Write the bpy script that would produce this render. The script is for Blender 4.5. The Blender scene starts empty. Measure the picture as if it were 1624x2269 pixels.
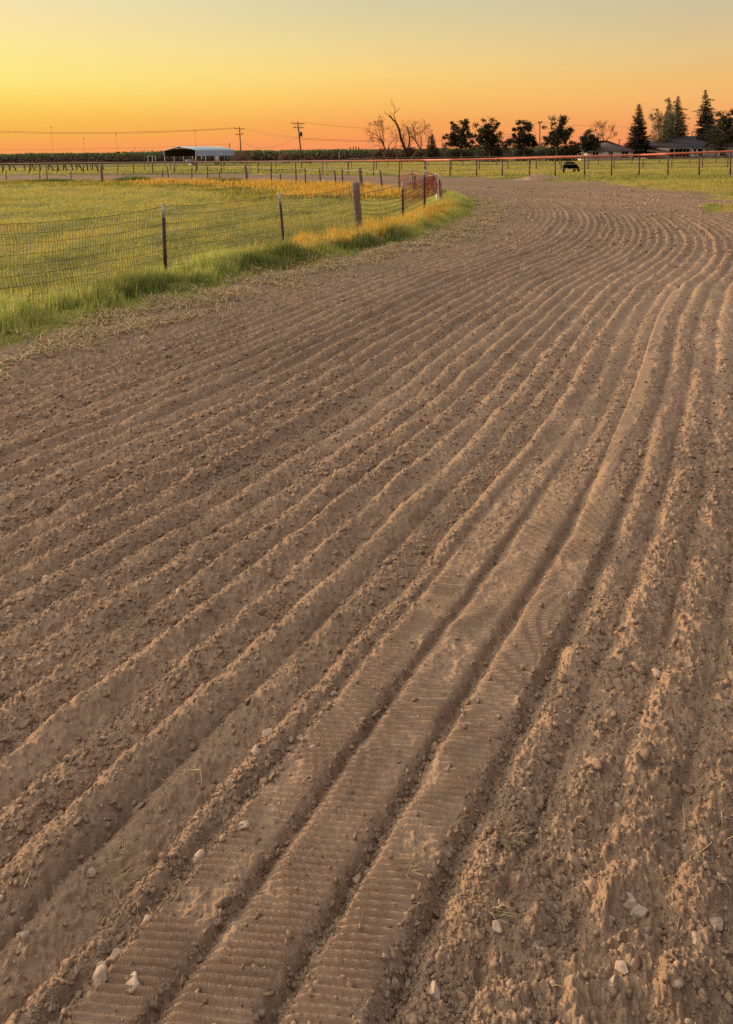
import bpy, math, random
import numpy as np
from mathutils import Matrix, Vector

SC = bpy.context.scene
COL = SC.collection
RNG = np.random.default_rng(7)
random.seed(7)
PI = math.pi
R = math.radians

# ------------------------------------------------------------------ camera
CAM_H = 1.55
F_PX, PW, PH = 1665.0, 1624.0, 2269.0          # focal length and picture size in working pixels
PITCH, ROLL = R(6.0), R(-0.75)
YC = 344.4 + F_PX * math.tan(PITCH)            # optical centre row
cam_d = bpy.data.cameras.new("camera")
cam = bpy.data.objects.new("camera", cam_d)
COL.objects.link(cam)
cam_d.sensor_fit = 'HORIZONTAL'
cam_d.sensor_width = 36.0
cam_d.lens = F_PX / PW * 36.0
cam_d.shift_y = -(PH / 2 - YC) / PW
cam_d.clip_start, cam_d.clip_end = 0.05, 8000
CM = Matrix.Translation((0, 0, CAM_H)) @ Matrix.Rotation(PI / 2 - PITCH, 4, 'X') @ Matrix.Rotation(ROLL, 4, 'Z')
cam.matrix_world = CM
SC.camera = cam
ROT = np.array(CM.to_3x3())


def ray(x, y):
    d = ROT @ np.array(((x - PW / 2) / F_PX, -(y - YC) / F_PX, -1.0))
    return d


def gp(x, y, z=0.0):
    """point of the ground seen at pixel x, y"""
    d = ray(x, y)
    k = (z - CAM_H) / d[2]
    return np.array((d[0] * k, d[1] * k, z))


def at(x, y, Y):
    """point seen at pixel x, y at distance Y along the view"""
    d = ray(x, y)
    k = Y / d[1]
    return np.array((d[0] * k, Y, CAM_H + d[2] * k))


# ------------------------------------------------------------------ noise
def _h(ix, iy, seed):
    n = (ix.astype(np.int64) * 374761393 + iy.astype(np.int64) * 668265263 + seed * 982451653) & 0xFFFFFFFF
    n = ((n ^ (n >> 13)) * 1274126177) & 0xFFFFFFFF
    n = (n ^ (n >> 16)) & 0xFFFFFFFF
    return n.astype(np.float32) * np.float32(1 / 4294967295.0)


def perlin(x, y, seed=0):
    x = np.asarray(x, np.float64); y = np.asarray(y, np.float64)
    xi = np.floor(x); yi = np.floor(y)
    fx = (x - xi).astype(np.float32); fy = (y - yi).astype(np.float32)
    xi = xi.astype(np.int64); yi = yi.astype(np.int64)
    u = fx * fx * fx * (fx * (fx * 6 - 15) + 10); v = fy * fy * fy * (fy * (fy * 6 - 15) + 10)

    def g(a, b):
        an = _h(xi + a, yi + b, seed) * np.float32(2 * PI)
        return np.cos(an) * (fx - a) + np.sin(an) * (fy - b)
    n00, n10, n01, n11 = g(0, 0), g(1, 0), g(0, 1), g(1, 1)
    return ((n00 * (1 - u) + n10 * u) * (1 - v) + (n01 * (1 - u) + n11 * u) * v) * 1.45


def cells(x, y, seed=0):
    """distance to the nearest scattered point, and that point's random number"""
    xi = np.floor(x).astype(np.int64); yi = np.floor(y).astype(np.int64)
    best = np.full(np.shape(x), 9.0, np.float32); rid = np.zeros(np.shape(x), np.float32)
    for a in (-1, 0, 1):
        for b in (-1, 0, 1):
            cx, cy = xi + a, yi + b
            px = cx + _h(cx, cy, seed); py = cy + _h(cx, cy, seed + 1)
            d = np.sqrt((x - px) ** 2 + (y - py) ** 2).astype(np.float32)
            m = d < best
            best = np.where(m, d, best); rid = np.where(m, _h(cx, cy, seed + 2), rid)
    return best, rid


def sm(a, b, x):
    t = np.clip((x - a) / (b - a), 0, 1)
    return t * t * (3 - 2 * t)


# ------------------------------------------------------------------ track edges
def catmull(P, step=0.25):
    P = np.array(P, float)
    P = np.vstack([2 * P[0] - P[1], P, 2 * P[-1] - P[-2]])
    out = []
    for i in range(1, len(P) - 2):
        p0, p1, p2, p3 = P[i - 1:i + 3]
        n = 24
        for t in np.linspace(0, 1, n, endpoint=False):
            out.append(0.5 * ((2 * p1) + (-p0 + p2) * t + (2 * p0 - 5 * p1 + 4 * p2 - p3) * t * t + (-p0 + 3 * p1 - 3 * p2 + p3) * t ** 3))
    out.append(P[-2])
    out = np.array(out)
    seg = np.r_[0, np.cumsum(np.linalg.norm(np.diff(out, axis=0), axis=1))]
    n = int(seg[-1] / step)
    tt = np.linspace(0, seg[-1], n)
    out = np.c_[np.interp(tt, seg, out[:, 0]), np.interp(tt, seg, out[:, 1])]
    # smooth so that offsets stay even
    for _ in range(40):
        out[1:-1] = 0.5 * out[1:-1] + 0.25 * (out[:-2] + out[2:])
    return out


inner_px = [(60, 762), (300, 690), (450, 650), (600, 610), (720, 578), (850, 553), (950, 527), (1025, 494), (1060, 470),
            (1060, 455), (1035, 440), (985, 427), (930, 419), (852, 413), (780, 409), (700, 407), (616, 404), (500, 402), (340, 401), (171, 400), (0, 401), (-300, 402)]
ip = [gp(x, y)[:2] for x, y in inner_px]
back = np.array([-0.50, -0.866])
ip = [ip[0] + back * 16, ip[0] + back * 10, ip[0] + back * 5] + ip
INNER = catmull(ip)
outer_px = [(1900, 490), (1640, 452), (1540, 434), (1440, 418), (1300, 404), (1180, 398), (1000, 393), (800, 390), (550, 386.5), (300, 387.5), (0, 389), (-300, 390)]
op = [np.array((45.0, 2.0)), np.array((26.0, 13.0))] + [gp(x, y)[:2] for x, y in outer_px]
OUTER = catmull(op, 0.5)

GX0, GX1, GY0, GY1, GS = -95.0, 62.0, -4.0, 125.0, 0.25
gx = np.arange(GX0, GX1, GS); gy = np.arange(GY0, GY1, GS)


def field_of(curve):
    tan = np.gradient(curve, axis=0); tan /= np.linalg.norm(tan, axis=1)[:, None]
    nor = np.c_[tan[:, 1], -tan[:, 0]]
    arc = np.r_[0, np.cumsum(np.linalg.norm(np.diff(curve, axis=0), axis=1))]
    S = np.zeros((len(gy), len(gx))); T = np.zeros_like(S)
    for j, y in enumerate(gy):
        d = (gx[:, None] - curve[None, :, 0]) ** 2 + (y - curve[None, :, 1]) ** 2
        i = np.argmin(d, axis=1)
        dx = gx - curve[i, 0]; dy = y - curve[i, 1]
        dist = np.sqrt(d[np.arange(len(gx)), i])
        sd = dx * nor[i, 0] + dy * nor[i, 1]
        S[j] = np.where(np.abs(sd) < dist * 0.7, np.sign(sd) * dist, sd)
        T[j] = arc[i] + dx * tan[i, 0] + dy * tan[i, 1]
    return S, T


S_G, T_G = field_of(INNER)
O_G, _ = field_of(OUTER)


def bil(G, x, y):
    fx = np.clip((x - GX0) / GS, 0, len(gx) - 1.001); fy = np.clip((y - GY0) / GS, 0, len(gy) - 1.001)
    i = fx.astype(int); j = fy.astype(int); u = fx - i; v = fy - j
    return (G[j, i] * (1 - u) + G[j, i + 1] * u) * (1 - v) + (G[j + 1, i] * (1 - u) + G[j + 1, i + 1] * u) * v


# valley positions across the track (metres from the grass edge), from the furrow to the left to the far right
MOUNDS = [(gp(a_, b_)[:2], c_, d_) for a_, b_, c_, d_ in ((1135, 1965, .05, .042), (1085, 2085, .058, .048), (1545, 2015, .06, .045), (1335, 2010, .05, .030), (1290, 1500, .06, .040), (1400, 1700, .065, .032), (1590, 1790, .06, .035), (1260, 2200, .05, .03), (1475, 2210, .055, .04), (1230, 1640, .05, .028), (1480, 1560, .06, .03), (1360, 1380, .06, .03), (1560, 1420, .07, .035), (120, 1960, .05, .02), (840, 1720, .06, .018), (1095, 1230, .07, .02))]
MARK = (gp(1190, 797)[:2], gp(1700, 852)[:2])
RIDGES = [0.55, 0.86, 1.10, 1.33, 1.58, 1.80, 2.03, 2.24, 2.45, 2.68, 2.90, 3.11, 3.33, 3.56, 3.80, 4.02, 4.17, 4.34, 4.56, 4.80, 5.05, 5.30]
V = [0.3]
S0 = None


def height(x, y, fine=True):
    """ground height and colour at x, y"""
    x = np.asarray(x, float); y = np.asarray(y, float)
    r = np.hypot(x, y)
    s = bil(S_G, x, y); t = bil(T_G, x, y); o = bil(O_G, x, y)
    edge_n = 0.22 * perlin(x * 0.9, y * 0.9, 3) + 0.10 * perlin(x * 4, y * 4, 4)
    ss = s + edge_n
    oo = o + (2.6 * perlin(x * 0.16, y * 0.30, 5) + 1.8 * perlin(x * 0.5, y * 0.9, 6) + 0.9 * perlin(x * 1.9, y * 2.6, 7)) * np.where(x > 4, 1.0, 0.25)
    on_track = (ss > 0) & (oo < 0)
    # furrows
    lam = 0.148
    warp = 0.022 * perlin(t * 0.55, s * 1.2, 11) + 0.013 * perlin(t * 1.9, s * 3.0, 12) + 0.006 * perlin(t * 6, s * 6.0, 19) + 0.05 * perlin(t * 0.12, s * 0.5, 13)
    ph = (s + warp) / lam
    k = np.floor(ph); f = ph - k
    amp_k = 0.62 + 0.62 * _h(k.astype(np.int64), np.zeros(k.shape, np.int64), 21)
    
    fa = np.where(f < 0.40, f / 0.80, 0.5 + (f - 0.40) / 1.20)
    prof = np.sin(PI * np.clip(fa, 0, 1)) ** 0.80
    ridge_amp = 0.033 * amp_k * (0.9 + 0.35 * perlin(t * 0.8, k * 3.3, 14) + 0.45 * perlin(t * 3.1, k * 5.3, 15) + 0.25 * perlin(t * 8, k * 4.1, 23))
    calm = sm(0.5, 2.3, s) * (1 - 0.6 * sm(-4.5, -1.5, oo) * sm(8, 14, r))
    calm = calm * (1 - 0.3 * sm(5.6, 7.0, s) * (1 - sm(8, 14, r)))
    dbl = _h(k.astype(np.int64) + 7, np.zeros(k.shape, np.int64), 25)
    prof = prof + 0.35 * (dbl > 0.55) * np.sin(2 * PI * f) * sm(-0.3, 0.4, perlin(t * 0.4, k * 2.1, 16)) * sm(0, 0.12, f) * sm(1, 0.88, f)
    z = ridge_amp * prof * calm
    for (mx_, my_), mr, mh in MOUNDS:
        sel_ = (np.abs(x - mx_) < mr * 3.5) & (np.abs(y - my_) < mr * 3.5)
        if sel_.any():
            xx, yy = x[sel_], y[sel_]
            q_ = np.hypot(xx - mx_, (yy - my_)) / mr * (1 + 0.45 * perlin(xx * 16, yy * 16, 22))
            z[sel_] += mh * np.exp(-q_ ** 2)
    m0, m1 = MARK
    mu = np.clip(((x - m0[0]) * (m1[0] - m0[0]) + (y - m0[1]) * (m1[1] - m0[1])) / ((m1[0] - m0[0]) ** 2 + (m1[1] - m0[1]) ** 2), 0, 1)
    md_ = (y - m0[1] - mu * (m1[1] - m0[1])) + 0.03 * perlin(x * 3, y * 0.5, 17)
    mk = (np.abs(x - m0[0] - mu * (m1[0] - m0[0])) < 0.3) * np.clip(0.7 + 0.8 * perlin(x * 5, y, 18), 0, 1.3)
    z = z + mk * (0.022 * np.exp(-(md_ / 0.05) ** 2) - 0.018 * np.exp(-((md_ + 0.11) / 0.06) ** 2) + 0.014 * np.exp(-((md_ + 0.2) / 0.04) ** 2))
    near = 1 - sm(14, 30, r)
    # the roller prints on three flattened ridge tops
    tread = np.zeros_like(x); ribs = np.zeros_like(x)
    for c, w, y0, y1 in ((TS[0], 0.062, 0.6, 3.2), (TS[1], 0.092, 0.6, 3.4), (TS[2], 0.068, 0.6, 3.6), (TS[3], 0.05, 3.2, 8.5)):
        m = sm(w, w * 0.72, np.abs(s + 0.4 * warp - c)) * sm(y0 - .2, y0, y) * (1 - sm(y1 - 0.6, y1, y))
        tread = np.maximum(tread, m)
    if True:
        patch = sm(-0.2, 0.2, perlin(x * 3.1, y * 2.4, 31) + 0.3 * perlin(x * 11, y * 9, 36) + 0.2)
        lp = 0.0165
        rp = (y + 0.10 * x + 0.0025 * perlin(x * 5, y * 5, 32)) / lp
        rf = rp - np.floor(rp)
        ribs = tread * patch * 0.0155 * np.clip(1 - np.abs(rf - 0.5) / 0.40, 0, 1) * np.clip(0.9 + 0.6 * perlin(x * 7, y * 9, 34), 0.3, 1.2)
        sw = s + 0.4 * warp
        zone = sm(TS[0] - 0.10, TS[0] - 0.055, sw) * (1 - sm(TS[2] + 0.07, TS[2] + 0.13, sw)) * (1 - sm(2.7, 4.4, y))
        zone = np.maximum(zone, tread)
        z = z * (1 - zone) + zone * (0.036 + 0.004 * perlin(x * 6, y * 6, 33))
        fade_v = 1 - sm(2.7, 4.4, y)
        for c, w, dp in ((TS[0] + 0.074, 0.020, 0.026), (TS[1] + 0.098, 0.022, 0.032), (TS[2] + 0.095, 0.026, 0.026), (TS[0] - 0.085, 0.022, 0.012)):
            dv_ = sw - c + 0.006 * perlin(x * 14, y * 14, 35)
            z -= dp * np.exp(-(dv_ / np.where(dv_ < 0, w * 0.7, w * 1.15)) ** 2) * fade_v
    # lumps
    rough = (0.55 + 0.45 * perlin(t * 0.5, s * 2.2, 41)) * (1 - 0.85 * tread * patch)
    rough = rough + 0.30 * sm(5.0, 5.25, s) * (1 - sm(3.0, 6.0, r)) + 0.55 * sm(6.5, 8.5, s) * near + 0.7 * (1 - sm(0.8, 2.0, s))
    rough = np.minimum(np.maximum(rough, 0.42 * (1 - 0.8 * tread * patch)), 1.15)
    z = z + 0.010 * perlin(x * 1.1, y * 1.1, 42) * near + 0.009 * rough * perlin(x * 4.3, y * 4.3, 43)
    if fine:
        for fr, am, sd, lim in ((11, .0105, 44, 45), (26, .0085, 45, 34), (60, .0052, 46, 18), (130, .0026, 47, 5)):
            m = r < lim
            if m.any():
                xm, ym = x[m], y[m]
                w = 1 - sm(lim * 0.7, lim, r[m])
                nz = perlin(xm * fr, ym * fr, sd) + 0.5 * np.abs(perlin(xm * fr * 1.6 + 7, ym * fr * 1.6, sd + 20))
                z[m] += am * rough[m] * w * nz
        m = r < 9
        if m.any():
            for fr, am, sd, qq in ((14, .012, 61, .55), (30, .0125, 64, .40), (62, .0085, 67, .25), (120, .0042, 72, .2)):
                d, q = cells(x[m] * fr + 0.3 * perlin(x[m] * fr * 2, y[m] * fr * 2, 70), y[m] * fr, sd)
                bump = np.clip(0.42 - d * (0.75 + q), 0, 1) / 0.42
                z[m] += am * np.sqrt(bump) * (q > qq) * np.clip(0.25 + 0.8 * rough[m], 0, 1.0) * (1 - 0.8 * tread[m]) * (1 - sm(5, 9, r[m]))
        z = z + ribs * (1 - sm(4.5, 8.0, r))
    zt = z
    # pasture: softly uneven
    zp = 0.07 * perlin(x * 0.35, y * 0.35, 81) + 0.05 * perlin(x * 1.0, y * 0.8, 82) + 0.012 * perlin(x * 4, y * 4, 83) + 0.02
    wt = sm(-0.35, 0.1, ss) * (1 - sm(-0.4, 0.5, oo))
    zz = zt * wt + zp * (1 - wt) * (1 if True else 0)
    fade = 1 - sm(90, 150, r)
    return zz * fade, s, t, o, ss, oo, on_track, tread, rough, ph


def s_at(px, py):
    g = gp(px, py)
    return float(bil(S_G, np.array([g[0]]), np.array([g[1]]))[0])


TS = [0.5 * (s_at(365, 2150) + s_at(930, 1400)), 0.5 * (s_at(600, 2100) + s_at(1050, 1400)), 0.5 * (s_at(1130, 1550) + s_at(1215, 1350)), s_at(1510, 640)]
print("tread offsets", TS, [round(s_at(*p), 3) for p in ((0, 1790), (740, 1200), (365, 2150), (930, 1400), (600, 2100), (1050, 1400), (1130, 1550), (1215, 1350), (1500, 640), (1540, 560))])


def ground_z(x, y):
    return height(np.atleast_1d(x), np.atleast_1d(y), False)[0]


# ------------------------------------------------------------------ materials
def mat(name, color=(0.5, 0.5, 0.5), rough=0.9, attr=False, noise=None, bump=None, metallic=0.0, spec=0.2, translucent=0.0):
    m = bpy.data.materials.new(name); m.use_nodes = True
    nt = m.node_tree; n = nt.nodes; L = nt.links
    b = n["Principled BSDF"]
    b.inputs["Roughness"].default_value = rough
    b.inputs["Metallic"].default_value = metallic
    b.inputs["Specular IOR Level"].default_value = spec
    b.inputs["Base Color"].default_value = (*color, 1)
    src = None
    if attr:
        a = n.new("ShaderNodeAttribute"); a.attribute_name = "col"; src = a.outputs["Color"]
    if noise or bump:
        tc = n.new("ShaderNodeTexCoord")
    if noise:
        for sc_, lo, hi in noise:
            t = n.new("ShaderNodeTexNoise"); t.inputs["Scale"].default_value = sc_
            t.inputs["Detail"].default_value = 5; t.inputs["Roughness"].default_value = 0.65
            L.new(tc.outputs["Object"], t.inputs["Vector"])
            mr = n.new("ShaderNodeMapRange"); mr.inputs[1].default_value = 0.3; mr.inputs[2].default_value = 0.7
            mr.inputs[3].default_value = lo; mr.inputs[4].default_value = hi
            L.new(t.outputs["Fac"], mr.inputs[0])
            mx = n.new("ShaderNodeMix"); mx.data_type = 'RGBA'; mx.blend_type = 'MULTIPLY'; mx.inputs[0].default_value = 1
            if src is None:
                mx.inputs[6].default_value = (*color, 1)
            else:
                L.new(src, mx.inputs[6])
            L.new(mr.outputs[0], mx.inputs[7]); src = mx.outputs[2]
    if src is not None:
        L.new(src, b.inputs["Base Color"])
    if bump:
        prev = None
        for sc_, dist in bump:
            t = n.new("ShaderNodeTexNoise"); t.inputs["Scale"].default_value = sc_; t.inputs["Detail"].default_value = 4
            t.inputs["Roughness"].default_value = 0.7
            L.new(tc.outputs["Object"], t.inputs["Vector"])
            bp = n.new("ShaderNodeBump"); bp.inputs["Strength"].default_value = 1.0; bp.inputs["Distance"].default_value = dist
            L.new(t.outputs["Fac"], bp.inputs["Height"])
            if prev is not None:
                L.new(prev, bp.inputs["Normal"])
            prev = bp.outputs["Normal"]
        L.new(prev, b.inputs["Normal"])
    if translucent:
        tr = n.new("ShaderNodeBsdfTranslucent")
        if src is not None:
            L.new(src, tr.inputs["Color"])
        else:
            tr.inputs["Color"].default_value = (*color, 1)
        ms = n.new("ShaderNodeMixShader"); ms.inputs[0].default_value = translucent
        L.new(b.outputs[0], ms.inputs[1]); L.new(tr.outputs[0], ms.inputs[2])
        L.new(ms.outputs[0], n["Material Output"].inputs["Surface"])
    return m


M = {}
M['soil'] = mat('tilled_soil', attr=True, noise=[(55, 0.80, 1.14), (300, 0.84, 1.12)], bump=[(260, 0.0028), (900, 0.0012)], rough=1.0, spec=0.05)
M['clod'] = mat('soil_clod', attr=True, noise=[(160, 0.8, 1.12)], bump=[(320, 0.003)], rough=1.0, spec=0.05)
M['pasture'] = mat('pasture_ground', attr=True, noise=[(9, 0.75, 1.2), (60, 0.75, 1.2)], bump=[(25, 0.03), (90, 0.015)], rough=1.0, spec=0.05)
M['grass'] = mat('grass_blades', attr=True, rough=0.75, spec=0.15, translucent=0.5)
M['straw'] = mat('dry_straw', attr=True, rough=0.8, spec=0.15, translucent=0.15)
M['leaf'] = mat('foliage', attr=True, rough=0.8, spec=0.15, translucent=0.12)
M['bark'] = mat('bark', (0.075, 0.05, 0.035), noise=[(3, 0.7, 1.25)], rough=1.0, spec=0.05)
M['bare'] = mat('bare_twigs', (0.17, 0.09, 0.055), noise=[(3, 0.7, 1.25)], rough=1.0, spec=0.05)
M['pale_bark'] = mat('pale_bark', (0.55, 0.47, 0.38), noise=[(4, 0.6, 1.1)], rough=0.9)
M['wood'] = mat('weathered_wood', (0.24, 0.16, 0.115), noise=[(14, 0.6, 1.3), (60, 0.75, 1.2)], bump=[(40, 0.01)], rough=0.95, spec=0.1)
M['pole'] = mat('pole_wood', (0.16, 0.085, 0.05), noise=[(2, 0.75, 1.25)], rough=0.95, spec=0.1)
M['steel'] = mat('dark_steel', (0.075, 0.042, 0.03), noise=[(20, 0.6, 1.6)], rough=0.7, spec=0.3)
M['paletip'] = mat('white_post_paint', (0.62, 0.55, 0.46), noise=[(30, 0.7, 1.1)], rough=0.7)
M['white'] = mat('white_paint', (0.75, 0.70, 0.62), noise=[(10, 0.8, 1.05)], rough=0.7)
M['red'] = mat('red_oxide_pipe', (0.68, 0.145, 0.07), noise=[(3, 0.8, 1.15), (40, 0.85, 1.1)], rough=0.55, spec=0.4)
M['railpaint'] = mat('weathered_rail_paint', attr=True, noise=[(3, 0.8, 1.15), (40, 0.85, 1.1)], rough=0.55, spec=0.4)
M['rust'] = mat('rusty_pipe', (0.16, 0.06, 0.04), noise=[(3, 0.7, 1.3), (30, 0.8, 1.2)], rough=0.8)
M['net'] = mat('netting_plastic', (0.025, 0.028, 0.016), rough=0.6, spec=0.3)
M['orange'] = mat('orange_plastic_netting', (0.30, 0.072, 0.042), noise=[(4, 0.8, 1.15)], rough=0.6, spec=0.3, translucent=0.3)
M['rope'] = mat('pale_rope', (0.42, 0.30, 0.22), rough=0.9)
M['wire'] = mat('overhead_wire', (0.10, 0.05, 0.03), rough=0.6)
M['roofmetal'] = mat('shed_roof_metal', (0.30, 0.335, 0.36), noise=[(0.8, 0.92, 1.06)], rough=0.55, spec=0.4, metallic=0.15)
M['shedpost'] = mat('galvanised_post', (0.26, 0.225, 0.20), rough=0.6, metallic=0.2)
M['shingle'] = mat('dark_shingles', (0.055, 0.042, 0.045), noise=[(2, 0.8, 1.2), (14, 0.8, 1.2)], rough=0.9)
M['shingle2'] = mat('brown_shingles', (0.10, 0.068, 0.055), noise=[(2, 0.8, 1.2), (14, 0.8, 1.2)], rough=0.9)
M['stucco'] = mat('pale_stucco', (0.66, 0.56, 0.48), noise=[(3, 0.85, 1.1)], rough=0.95)
M['glass'] = mat('window_glass', (0.012, 0.012, 0.014), rough=0.15, spec=0.6)
M['hide'] = mat('black_hide', (0.010, 0.007, 0.006), noise=[(12, 0.6, 1.5)], rough=0.95, spec=0.03)
M['stone'] = mat('field_stone', attr=True, noise=[(60, 0.75, 1.15), (220, 0.85, 1.1)], bump=[(120, 0.004)], rough=0.9, spec=0.15)
M['roof_shade'] = mat('dark_roof_shade', (0.045, 0.028, 0.02), rough=0.95)  # dark tone standing in for shade under the shed roof
M['steelblue'] = mat('pale_blue_paint', (0.36, 0.36, 0.42), rough=0.5)
M['rubber'] = mat('black_rubber', (0.015, 0.015, 0.015), rough=0.8)
M['transformer'] = mat('transformer_grey', (0.06, 0.055, 0.055), rough=0.6)


# ------------------------------------------------------------------ mesh builder
class MB:
    def __init__(self):
        self.v, self.f3, self.f4, self.c, self.n = [], [], [], [], 0

    def add(self, v, f3=None, f4=None, col=None):
        v = np.asarray(v, np.float32).reshape(-1, 3)
        if f3 is not None and len(f3):
            self.f3.append(np.asarray(f3, np.int64).reshape(-1, 3) + self.n)
        if f4 is not None and len(f4):
            self.f4.append(np.asarray(f4, np.int64).reshape(-1, 4) + self.n)
        self.v.append(v); self.n += len(v)
        if col is not None:
            c = np.asarray(col, np.float32)
            if c.ndim == 1:
                c = np.tile(c[:3], (len(v), 1))
            self.c.append(c[:, :3])
        return self

    def tube(self, P, rad, n=6, col=None, cap=True):
        P = np.asarray(P, float); k = len(P)
        rad = np.broadcast_to(np.asarray(rad, float), (k,))
        T = np.gradient(P, axis=0); T /= (np.linalg.norm(T, axis=1)[:, None] + 1e-12)
        ref = np.array((0, 0, 1.0)) if abs(T[0, 2]) < 0.9 else np.array((0, 1.0, 0))
        A = np.cross(T, ref); bad = np.linalg.norm(A, axis=1) < 1e-3
        A[bad] = np.cross(T[bad], (1.0, 0.2, 0)); A /= np.linalg.norm(A, axis=1)[:, None]
        B = np.cross(T, A)
        an = np.arange(n) * 2 * PI / n
        ring = P[:, None, :] + rad[:, None, None] * (np.cos(an)[None, :, None] * A[:, None, :] + np.sin(an)[None, :, None] * B[:, None, :])
        V_ = ring.reshape(-1, 3)
        i = np.arange(k - 1)[:, None] * n; j = np.arange(n)[None, :]; j2 = (j + 1) % n
        f = np.stack([i + j, i + j2, i + n + j2, i + n + j], -1).reshape(-1, 4)
        f3 = []
        if cap:
            for q in range(1, n - 1):
                f3.append((0, q + 1, q)); f3.append(((k - 1) * n, (k - 1) * n + q, (k - 1) * n + q + 1))
        return self.add(V_, f3, f, col)

    def box(self, c, s, rot=None, col=None):
        c = np.asarray(c, float); h = np.asarray(s, float) / 2
        v = np.array([(x, y, z) for x in (-1, 1) for y in (-1, 1) for z in (-1, 1)], float) * h
        if rot is not None:
            v = v @ np.asarray(rot).T
        f = [(0, 1, 3, 2), (4, 6, 7, 5), (0, 4, 5, 1), (2, 3, 7, 6), (0, 2, 6, 4), (1, 5, 7, 3)]
        return self.add(v + c, None, f, col)

    def lathe(self, c, prof, n=10, col=None):
        k = len(prof); an = np.arange(n) * 2 * PI / n
        v = np.array([(c[0] + r_ * math.cos(a), c[1] + r_ * math.sin(a), c[2] + z) for r_, z in prof for a in an])
        i = np.arange(k - 1)[:, None] * n; j = np.arange(n)[None, :]; j2 = (j + 1) % n
        f = np.stack([i + j, i + j2, i + n + j2, i + n + j], -1).reshape(-1, 4)
        f3 = [((k - 1) * n, (k - 1) * n + q, (k - 1) * n + q + 1) for q in range(1, n - 1)]
        return self.add(v, f3, f, col)

    def build(self, name, material, parent=None, smooth=False, origin=None):
        v = np.concatenate(self.v) if self.v else np.zeros((0, 3), np.float32)
        if origin is not None:
            v = v - np.asarray(origin, np.float32)
        me = bpy.data.meshes.new(name)
        f3 = np.concatenate(self.f3) if self.f3 else np.zeros((0, 3), np.int64)
        f4 = np.concatenate(self.f4) if self.f4 else np.zeros((0, 4), np.int64)
        me.vertices.add(len(v)); me.vertices.foreach_set("co", v.ravel())
        li = np.concatenate([f3.ravel(), f4.ravel()]).astype(np.int32)
        me.loops.add(len(li)); me.loops.foreach_set("vertex_index", li)
        st = np.concatenate([np.arange(len(f3)) * 3, len(f3) * 3 + np.arange(len(f4)) * 4]).astype(np.int32)
        me.polygons.add(len(st)); me.polygons.foreach_set("loop_start", st)
        if smooth:
            me.polygons.foreach_set("use_smooth", np.ones(len(st), bool))
        me.update(calc_edges=True)
        if self.c:
            c = np.concatenate(self.c); a = me.color_attributes.new("col", 'FLOAT_COLOR', 'POINT')
            a.data.foreach_set("color", np.c_[c, np.ones(len(c))].astype(np.float32).ravel())
        me.materials.append(material)
        o = bpy.data.objects.new(name, me); COL.objects.link(o)
        if parent is not None:
            o.parent = parent
            if origin is None:
                pl = Vector(parent["_w"]) if "_w" in parent else parent.location
                o.location = -Vector(pl)
        elif origin is not None:
            o.location = origin
        return o


def thing(name, label, cat, loc=(0, 0, 0), group=None):
    o = bpy.data.objects.new(name, None); COL.objects.link(o)
    o.location = [float(q) for q in loc]
    o.empty_display_size = 0.3
    return tag(o, label, cat, group)


def tag(o, label, cat, group=None, kind=None):
    o["label"] = label; o["category"] = cat
    if group:
        o["group"] = group
    if kind:
        o["kind"] = kind
    return o


def part(mb, name, material, parent, label=None, smooth=False):
    o = mb.build(name, material, None, smooth)
    o.parent = parent
    off = Vector((0, 0, 0)); p = parent
    while p is not None:
        off += p.location; p = p.parent
    o.location = -off
    if label:
        o["label"] = label
    return o


def structure(o):
    o["kind"] = "structure"; return o


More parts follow.
